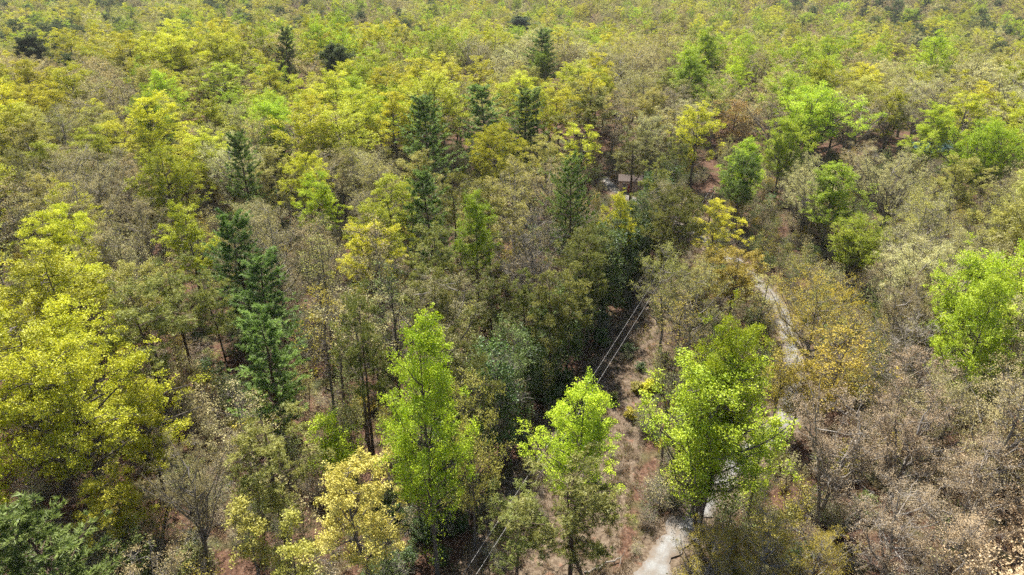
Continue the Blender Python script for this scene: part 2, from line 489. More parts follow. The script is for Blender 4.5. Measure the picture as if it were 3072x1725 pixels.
# ------------------------------------------------------------------ tree shapes, each built once and shared by its copies
# kind: (builder, variants, settings, bark, default leaf colour, design height)
SHAPES = {
    'poplar':   (broadleaf, 3, dict(H=26, base=10.0, rad=4.6, env='ovoid', limbs=48, n2=9, n3=6, n4=18, leaf=0.18, tuft=0.44, elev=(35, 60), r0=0.27, l2=1.5, inner=0.25, shoots=70, wob=0.12, thin=0.4), 'grey'),
    'vase':     (broadleaf, 2, dict(H=22, base=6.5, rad=5.4, env='vase', limbs=48, n2=10, n3=7, n4=15, leaf=0.175, tuft=0.44, elev=(45, 68), r0=0.24, l2=1.5, inner=0.25, stems=4, thin=0.35), 'grey'),
    'oak':      (broadleaf, 4, dict(H=21, base=7.5, rad=5.0, env='dome', limbs=34, n2=8, n3=7, n4=16, leaf=0.195, tuft=0.46, elev=(8, 45), r0=0.28, l2=1.6, l3=0.6, inner=0.25, fill=0.8, flat=0.5, thin=0.4), 'grey'),
    'bud':      (broadleaf, 4, dict(H=20, base=6.5, rad=4.8, env='dome', limbs=36, thin=0.35, n2=9, n3=7, n4=10, leaf=0.125, tuft=0.40, elev=(25, 62), r0=0.27, l2=1.6, l3=0.8, inner=0.3, fill=0.78, twig=0.018), 'pale'),
    'puff':     (broadleaf, 3, dict(H=19, base=5.5, rad=5.2, env='vase', limbs=42, thin=0.2, n2=10, n3=7, n4=10, leaf=0.12, tuft=0.34, elev=(42, 66), r0=0.28, l2=1.3, l3=0.6, inner=0.2, fill=0.85, stems=3, twig=0.017), 'pale'),
    'sparse':   (broadleaf, 3, dict(H=19, base=6, rad=4.2, env='oval', limbs=30, n2=9, n3=6, n4=7, leaf=0.20, tuft=0.48, elev=(35, 65), r0=0.2, l2=1.7, l3=0.8, inner=0.35, fill=0.65, twig=0.017), 'grey'),
    'slim':     (broadleaf, 4, dict(H=20, base=10.0, rad=2.7, env='oval', limbs=22, n2=7, n3=6, n4=5, leaf=0.165, tuft=0.42, elev=(35, 65), r0=0.19, l2=1.4, l3=0.7, inner=0.35, fill=0.55, thin=0.4, twig=0.016, wob=0.25), 'grey'),
    'bare':     (broadleaf, 2, dict(H=18, base=5, rad=4.0, env='oval', limbs=30, n2=11, n3=7, n4=3, leaf=0.15, tuft=0.4, elev=(35, 65), r0=0.22, l2=1.9, l3=0.9, inner=0.35, fill=0.22, twig=0.02), 'pale'),
    'whitepine': (white_pine, 3, dict(H=20, base=2.5, rad=3.5), 'pine'),
    'olivepine': (round_pine, 3, dict(H=20, base=8.5, rad=3.3, env='oval', limbs=26, n2=7, n3=5, elev=(-6, 20), l2=1.15, l3=0.45, fill=0.66, dead=26, nn=10, nw=0.055, nl=0.30, inner=0.15), 'pine'),
    'roundpine': (round_pine, 2, dict(H=20, base=12, rad=3.0, env='dome', limbs=30, n2=8, n3=6, nn=16), 'pine'),
    'sapling':  (broadleaf, 3, dict(H=8, base=1.2, rad=2.2, env='oval', limbs=24, n2=7, n3=5, n4=8, leaf=0.2, tuft=0.4, elev=(30, 60), r0=0.07, l2=0.9, l3=0.5, inner=0.4, fill=0.9), 'grey'),
}
FAR_TWEAK = {'oak': dict(fill=1.0, thin=0.3, inner=0.08, n2=10, n4=13, leaf=0.2, l2=1.3), 'bud': dict(fill=1.0, thin=0.2, inner=0.08, n4=11, leaf=0.17, l2=1.3, n2=10), 'puff': dict(fill=1.0, n4=11, leaf=0.165, inner=0.08),
             'vase': dict(inner=0.1, n4=12, leaf=0.2), 'poplar': dict(inner=0.12, n4=14, leaf=0.2), 'slim': dict(n4=8), 'sparse': dict(n4=8)}
BRUSH = {
    'twigbush': (broadleaf, dict(H=4.5, base=0.6, rad=2.0, env='vase', limbs=22, n2=7, n3=5, n4=2, leaf=0.14, tuft=0.35, elev=(45, 75), r0=0.05, l2=1.1, l3=0.7, fill=0.5, stems=4, twig=0.014), 'pale'),
    'leafbush': (broadleaf, dict(H=4.0, base=0.4, rad=1.9, env='oval', limbs=18, n2=5, n3=4, n4=7, leaf=0.22, tuft=0.40, elev=(30, 65), r0=0.05, l2=0.9, l3=0.5, fill=0.9, stems=3), 'grey'),
    'pole':     (broadleaf, dict(H=8.0, base=3.0, rad=1.5, env='oval', limbs=16, n2=6, n3=4, n4=4, leaf=0.18, tuft=0.40, elev=(45, 70), r0=0.06, l2=0.9, l3=0.6, fill=0.6, twig=0.014), 'grey'),
}
_SHAPE_MESH = {}


def own_mesh(shape, seed, h, r):
    """A mesh of its own for a tree far from its kind's usual size, so that its leaves keep their size."""
    fn, nv, kw, bark = SHAPES[shape]
    kw = dict(kw)
    k, kz = r / kw['rad'], h / kw['H']
    m = min(max(k, 0.5) ** 1.25 * max(kz, 0.5) ** 0.5, 2.2)
    kw['base'] *= kz
    kw['H'], kw['rad'] = h, r
    if 'limbs' in kw:
        kw['limbs'] = int(kw['limbs'] * m)
        kw['l2'] = kw.get('l2', 1.1) * min(k, 1.25)
        kw['n2'] = int(round(kw['n2'] * min(max(k, 0.7), 1.25)))
        kw['r0'] = kw.get('r0', 0.2) * kz
    if 'shoots' in kw:
        kw['shoots'] = int(kw['shoots'] * kz)
    w, l = fn(seed, **kw)
    return w.mesh(shape + "_wood", [BARK[bark]], smooth=True), l.mesh(shape + "_leaves", [LEAF['g']])


def shape_mesh(shape, var, lod=0):
    key = (shape, var, lod)
    if key not in _SHAPE_MESH:
        fn, nv, kw, bark = SHAPES[shape]
        sd = sum(ord(ch) for ch in shape) * 13 + var * 101
        w, l = fn(sd, lod=lod, **kw)
        _SHAPE_MESH[key] = (w.mesh(shape + "_wood", [BARK[bark]], smooth=True), l.mesh(shape + "_leaves", [LEAF['g']]))
    return _SHAPE_MESH[key]
# ------------------------------------------------------------------ the lie of the land
COSP, SINP = math.cos(PITCH), math.sin(PITCH)


def smooth(a, b, x):
    t = np.clip((x - a) / (b - a), 0, 1)
    return t * t * (3 - 2 * t)


def gz(x, y):
    """Ground height in metres: rolling ridges, a valley beyond the first ridge, a far slope."""
    x, y = np.asarray(x, float), np.asarray(y, float)
    z = 0.8 * np.sin(x / 31 + 0.7) * np.cos(y / 37) + 0.5 * np.sin(x / 13 + y / 17)
    z = z * smooth(30, 60, y)
    far = smooth(150, 330, y)
    z = z + far * (3.0 * np.sin(x / 95 + 2.0) + 2.0 * np.sin(x / 41 + y / 60))
    dip = smooth(300, 430, y + 0.25 * np.abs(x + 40))
    z = z - dip * (17 + 5 * np.sin(x / 120 + 1))
    z = z + smooth(520, 1100, y) * 16 + smooth(900, 2200, y) * 60
    return z


def ray(u, v):
    r, d = (u - IMG_W / 2) / FPX, (v - IMG_H / 2) / FPX
    return np.array([r, COSP - d * SINP, -SINP - d * COSP])


def spot(u, v, h=0.0):
    """The place on the land whose point h metres above ground lies on the ray through (u, v)."""
    d = ray(u, v)
    s = (CAM_H - h) / -d[2]
    for _ in range(30):
        x, y = s * d[0], s * d[1]
        s2 = (CAM_H - h - float(gz(x, y))) / -d[2]
        s = 0.5 * s + 0.5 * s2
    return float(s * d[0]), float(s * d[1])


def project(x, y, z):
    dz = z - CAM_H
    f = y * COSP - dz * SINP
    up = y * SINP + dz * COSP
    return IMG_W / 2 + FPX * x / f, IMG_H / 2 - FPX * up / f, f


S = IMG_W / 2575.0
# the power-line cutting runs away from the camera, bearing a little right
WIRE_A, WIRE_B = np.array([0.44, 45.0]), np.array([40.3, 130.8])
WDIR = (WIRE_B - WIRE_A) / np.linalg.norm(WIRE_B - WIRE_A)
WNRM = np.array([WDIR[1], -WDIR[0]])          # to its right


def cut_pos(x, y):
    """Distance along and across (right positive) the cutting."""
    px, py = x - WIRE_A[0], y - WIRE_A[1]
    return px * WDIR[0] + py * WDIR[1], px * WNRM[0] + py * WNRM[1]


def in_cut(x, y, grow=0.0):
    a, c = cut_pos(x, y)
    right = np.interp(a, [-40, 0, 20, 45, 95], [8, 7.5, 5.5, 3.2, 2.5])
    left = np.interp(a, [-40, 0, 20, 45, 95], [5, 6, 7, 6.5, 4.0])
    return (a < 108) & (c < right + grow) & (c > -left - grow)


ROAD_UV = [(628, 640), (641, 600), (656, 569), (672, 541), (696, 513), (720, 485), (744, 457), (768, 437), (789, 414), (793, 386), (791, 350), (783, 316), (770, 294),
           (757, 280), (735, 262), (690, 232), (640, 205), (612, 187), (604, 178)]
_rp = np.array([spot(u, v) for u, v in ROAD_UV])


def spline(P, m):
    P = np.vstack([2 * P[0] - P[1], P, 2 * P[-1] - P[-2]])
    out = []
    for i in range(1, len(P) - 2):
        for t in np.linspace(0, 1, m, endpoint=False):
            a, b, c, d = P[i - 1], P[i], P[i + 1], P[i + 2]
            out.append(0.5 * (2 * b + (c - a) * t + (2 * a - 5 * b + 4 * c - d) * t ** 2 + (3 * b - a - 3 * c + d) * t ** 3))
    out.append(P[-2])
    return np.array(out)


ROAD = spline(_rp, 10)


def road_dist(x, y):
    if np.ndim(x) == 0 and not (-12 < x < 80 and 20 < y < 175):
        return np.array([99.0])
    if np.ndim(x) == 0:
        return np.array([np.hypot(ROAD[:, 0] - x, ROAD[:, 1] - y).min()])
    x, y = np.atleast_1d(x), np.atleast_1d(y)
    out = np.full(x.shape, 1e9)
    for p in ROAD[::2]:
        out = np.minimum(out, np.hypot(x - p[0], y - p[1]))
    return out


def link(name, data, parent=None, loc=None):
    o = bpy.data.objects.new(name, data)
    scene.collection.objects.link(o)
    o.parent = parent
    if loc is not None:
        o.location = loc
    return o


def grid_mesh(name, xs, ys, zf, mats, attrs=()):
    X, Y = np.meshgrid(xs, ys)
    Z = zf(X, Y)
    V = np.column_stack([X.ravel(), Y.ravel(), Z.ravel()])
    ny, nx = X.shape
    i = np.arange(ny * nx).reshape(ny, nx)
    q = np.stack([i[:-1, :-1], i[:-1, 1:], i[1:, 1:], i[1:, :-1]], axis=-1).reshape(-1, 4)
    g = Geo()
    g.add(V, quads=q)
    me = g.mesh(name, mats, smooth=True)
    for nm, f in attrs:
        a = me.attributes.new(nm, 'FLOAT', 'POINT')
        a.data.foreach_set("value", f(X.ravel(), Y.ravel()).astype(np.float32))
    return me


def ground_mat():
    """Brown oak litter with bare red clay, mossy patches and the dry grass of the cutting."""
    m, nt, out = new_mat("forest_floor")
    N, Lk = nt.nodes.new, nt.links.new
    geo = N("ShaderNodeNewGeometry")

    def noise(scale, detail=6, rough=0.6):
        n = N("ShaderNodeTexNoise"); n.inputs["Scale"].default_value = scale
        n.inputs["Detail"].default_value = detail; n.inputs["Roughness"].default_value = rough
        Lk(geo.outputs["Position"], n.inputs["Vector"])
        return n

    def ramp(src, stops):
        r = N("ShaderNodeValToRGB")
        e = r.color_ramp.elements
        e[0].position, e[0].color = stops[0][0], (*stops[0][1], 1)
        e[1].position, e[1].color = stops[-1][0], (*stops[-1][1], 1)
        for p, c in stops[1:-1]:
            k = e.new(p); k.color = (*c, 1)
        Lk(src, r.inputs[0])
        return r

    def mix(fac, a, b):
        x = N("ShaderNodeMix"); x.data_type = 'RGBA'
        Lk(fac, x.inputs[0]); Lk(a, x.inputs[6]); Lk(b, x.inputs[7])
        return x.outputs[2]

    fine = noise(2.6, 4, 0.75)
    litter = ramp(fine.outputs[0], [(0.30, (0.028, 0.017, 0.012)), (0.45, (0.085, 0.046, 0.030)), (0.56, (0.14, 0.078, 0.050)), (0.70, (0.23, 0.155, 0.11))])
    big = noise(0.16, 2)
    green = ramp(fine.outputs[0], [(0.3, (0.035, 0.05, 0.018)), (0.6, (0.10, 0.12, 0.045)), (0.75, (0.2, 0.17, 0.09))])
    bm = ramp(big.outputs[0], [(0.52, (0, 0, 0)), (0.66, (0.8, 0.8, 0.8))])
    base = mix(bm.outputs[0], litter.outputs[0], green.outputs[0])
    dry = ramp(fine.outputs[0], [(0.30, (0.055, 0.034, 0.024)), (0.46, (0.135, 0.098, 0.066)), (0.60, (0.195, 0.15, 0.105)), (0.72, (0.30, 0.23, 0.17))])
    clay = ramp(noise(0.7, 2).outputs[0], [(0.62, (0, 0, 0)), (0.72, (0.9, 0.9, 0.9))])
    claycol = ramp(fine.outputs[0], [(0.35, (0.17, 0.085, 0.05)), (0.65, (0.26, 0.155, 0.105))])
    dry2 = mix(clay.outputs[0], dry.outputs[0], claycol.outputs[0])
    at = N("ShaderNodeAttribute"); at.attribute_name = "cut"
    ad = N("ShaderNodeMath"); ad.operation = 'ADD'
    sb = N("ShaderNodeMath"); sb.operation = 'MULTIPLY_ADD'; sb.inputs[1].default_value = 0.9; sb.inputs[2].default_value = -0.45
    Lk(noise(0.8, 2).outputs[0], sb.inputs[0]); Lk(at.outputs["Fac"], ad.inputs[0]); Lk(sb.outputs[0], ad.inputs[1])
    cr = ramp(ad.outputs[0], [(0.40, (0, 0, 0)), (0.62, (1, 1, 1))])
    col = mix(cr.outputs[0], base, dry2)
    p = N("ShaderNodeBsdfPrincipled"); p.inputs["Roughness"].default_value = 0.95; p.inputs["Specular IOR Level"].default_value = 0.1
    Lk(col, p.inputs["Base Color"])
    b = N("ShaderNodeBump"); b.inputs["Strength"].default_value = 0.9; b.inputs["Distance"].default_value = 0.12
    Lk(fine.outputs[0], b.inputs["Height"]); Lk(b.outputs[0], p.inputs["Normal"])
    Lk(p.outputs[0], out.inputs[0])
    return m


def gravel_mat():
    m, nt, out = new_mat("pale_gravel")
    N, Lk = nt.nodes.new, nt.links.new
    geo = N("ShaderNodeNewGeometry")
    n1 = N("ShaderNodeTexNoise"); n1.inputs["Scale"].default_value = 7; n1.inputs["Detail"].default_value = 9; n1.inputs["Roughness"].default_value = 0.75
    n2 = N("ShaderNodeTexNoise"); n2.inputs["Scale"].default_value = 0.55; n2.inputs["Detail"].default_value = 5
    Lk(geo.outputs["Position"], n1.inputs["Vector"]); Lk(geo.outputs["Position"], n2.inputs["Vector"])
    r1 = N("ShaderNodeValToRGB"); e = r1.color_ramp.elements
    e[0].position, e[0].color = 0.3, (0.17, 0.168, 0.16, 1); e[1].position, e[1].color = 0.7, (0.36, 0.355, 0.34, 1)
    r2 = N("ShaderNodeValToRGB"); e = r2.color_ramp.elements
    e[0].position, e[0].color = 0.40, (1, 1, 1, 1); e[1].position, e[1].color = 0.62, (0.72, 0.62, 0.52, 1)
    at = N("ShaderNodeAttribute"); at.attribute_name = "rnd"         # 1 on the strip between the wheel tracks and the verge
    Lk(n1.outputs[0], r1.inputs[0]); Lk(n2.outputs[0], r2.inputs[0])
    mx = N("ShaderNodeMix"); mx.data_type = 'RGBA'; mx.blend_type = 'MULTIPLY'; mx.inputs[0].default_value = 1
    Lk(r1.outputs[0], mx.inputs[6]); Lk(r2.outputs[0], mx.inputs[7])
    m2 = N("ShaderNodeMix"); m2.data_type = 'RGBA'
    ma = N("ShaderNodeMath"); ma.operation = 'MULTIPLY'
    mr = N("ShaderNodeMapRange"); mr.inputs[1].default_value = 0.4; mr.inputs[2].default_value = 0.65
    Lk(n1.outputs[0], mr.inputs[0]); Lk(mr.outputs[0], ma.inputs[0]); Lk(at.outputs["Fac"], ma.inputs[1])
    Lk(ma.outputs[0], m2.inputs[0]); Lk(mx.outputs[2], m2.inputs[6]); m2.inputs[7].default_value = (0.17, 0.12, 0.08, 1)
    p = N("ShaderNodeBsdfPrincipled"); p.inputs["Roughness"].default_value = 0.95; p.inputs["Specular IOR Level"].default_value = 0.15
    b = N("ShaderNodeBump"); b.inputs["Strength"].default_value = 0.6; b.inputs["Distance"].default_value = 0.05
    Lk(n1.outputs[0], b.inputs["Height"]); Lk(b.outputs[0], p.inputs["Normal"])
    Lk(m2.outputs[2], p.inputs["Base Color"]); Lk(p.outputs[0], out.inputs[0])
    return m


def cut_attr(x, y):
    a, c = cut_pos(x, y)
    right = np.interp(a, [-40, 0, 20, 45, 95], [9, 8.5, 6, 3.4, 2.5])
    left = np.interp(a, [-40, 0, 20, 45, 95], [5, 6, 7, 6.5, 4.0])
    d = np.minimum(right - c, c + left)
    k = smooth(-1.5, 1.5, d) * smooth(112, 104, a)
    verge = smooth(3.8, 2.2, road_dist(x, y)) * 0.9
    return np.maximum(k, verge)


_near = np.random.default_rng(5)
xs = np.concatenate([-np.geomspace(115, 1700, 34)[::-1], np.arange(-112, 112.1, 1.4), np.geomspace(115, 1700, 34)])
ys = np.concatenate([np.arange(-80, 24, 8.0), np.arange(24, 172.1, 1.4), np.geomspace(175, 2600, 60)])
_bump = _near.normal(0, 0.05, (len(ys), len(xs)))


def ground_z(X, Y):
    return gz(X, Y) + (_bump * ((np.abs(X) < 112) & (Y < 172)) if X.shape == _bump.shape else 0)


ground = link("ground", grid_mesh("ground", xs, ys, ground_z, [ground_mat()], [("cut", cut_attr)]))
ground["kind"] = "structure"

# the gravel drive: a ribbon with ragged verges
_g = Geo()
_rr = np.random.default_rng(8)
T_ = nrm(np.gradient(ROAD, axis=0))
Nn = np.column_stack([T_[:, 1], -T_[:, 0]])
cols = np.array([-1.0, -0.8, -0.5, -0.18, 0.0, 0.18, 0.5, 0.8, 1.0])
wl = 1.35 + np.convolve(_rr.normal(0, 0.5, len(ROAD)), np.ones(3) / 3, 'same')
wr = 1.35 + np.convolve(_rr.normal(0, 0.5, len(ROAD)), np.ones(3) / 3, 'same')
RV, RR = [], []
for i, p in enumerate(ROAD):
    for c in cols:
        w = (wl if c < 0 else wr)[i]
        q = p + Nn[i] * c * w
        crown = 0.10 - 0.09 * abs(c) ** 3 - 0.03 * math.exp(-((abs(c) - 0.5) / 0.2) ** 2)
        RV.append((q[0], q[1], float(gz(q[0], q[1])) + 0.06 + crown))
        RR.append(1.0 if abs(c) >= 0.8 else (0.55 if abs(c) < 0.1 else 0.0))
n = len(cols)
RQ = [(i * n + j, i * n + j + 1, (i + 1) * n + j + 1, (i + 1) * n + j) for i in range(len(ROAD) - 1) for j in range(n - 1)]
_g.add(RV, quads=RQ, rnd=RR)
road = link("gravel_road", _g.mesh("gravel_road", [gravel_mat()], smooth=True))
road["kind"] = "structure"
# ------------------------------------------------------------------ individual trees
DESIGN = {k: (v[2]['H'], v[2]['rad']) for k, v in SHAPES.items()}
TREE_NAME = {'poplar': 'poplar_tree', 'vase': 'poplar_tree', 'oak': 'oak_tree', 'bud': 'budding_tree', 'puff': 'budding_tree', 'sparse': 'budding_tree', 'slim': 'budding_tree',
             'bare': 'bare_tree', 'whitepine': 'pine_tree', 'olivepine': 'pine_tree', 'roundpine': 'pine_tree', 'sapling': 'sapling'}
TREE_CAT = {'poplar_tree': 'tree', 'oak_tree': 'tree', 'budding_tree': 'tree', 'bare_tree': 'bare tree', 'pine_tree': 'pine tree', 'sapling': 'sapling'}
rng = np.random.default_rng(2024)
TREES = []        # every planned tree: dict(shape,var,col,x,y,h,r,rot,label,hero)


def plan(shape, col, x, y, h, r, label=None, short=None, var=None, rot=None, lean=0.0):
    u, v, f = project(x, y, float(gz(x, y)) + h)
    base_frac = {'whitepine': 0.15, 'sapling': 0.2, 'olivepine': 0.42, 'roundpine': 0.6}.get(shape, 0.36)
    _, vb, fb = project(x, y, float(gz(x, y)) + h * base_frac)
    _, vg, _ = project(x, y, float(gz(x, y)))
    t = dict(shape=shape, col=col, x=x, y=y, h=h, r=r, label=label, short=short, u=u, v=v, vb=vb, vg=vg, wu=2 * r * FPX / f,
             var=int(rng.integers(0, SHAPES[shape][1])) if var is None else var % SHAPES[shape][1],
             rot=float(rng.uniform(0, 6.283)) if rot is None else rot, lean=lean)
    TREES.append(t)
    return t


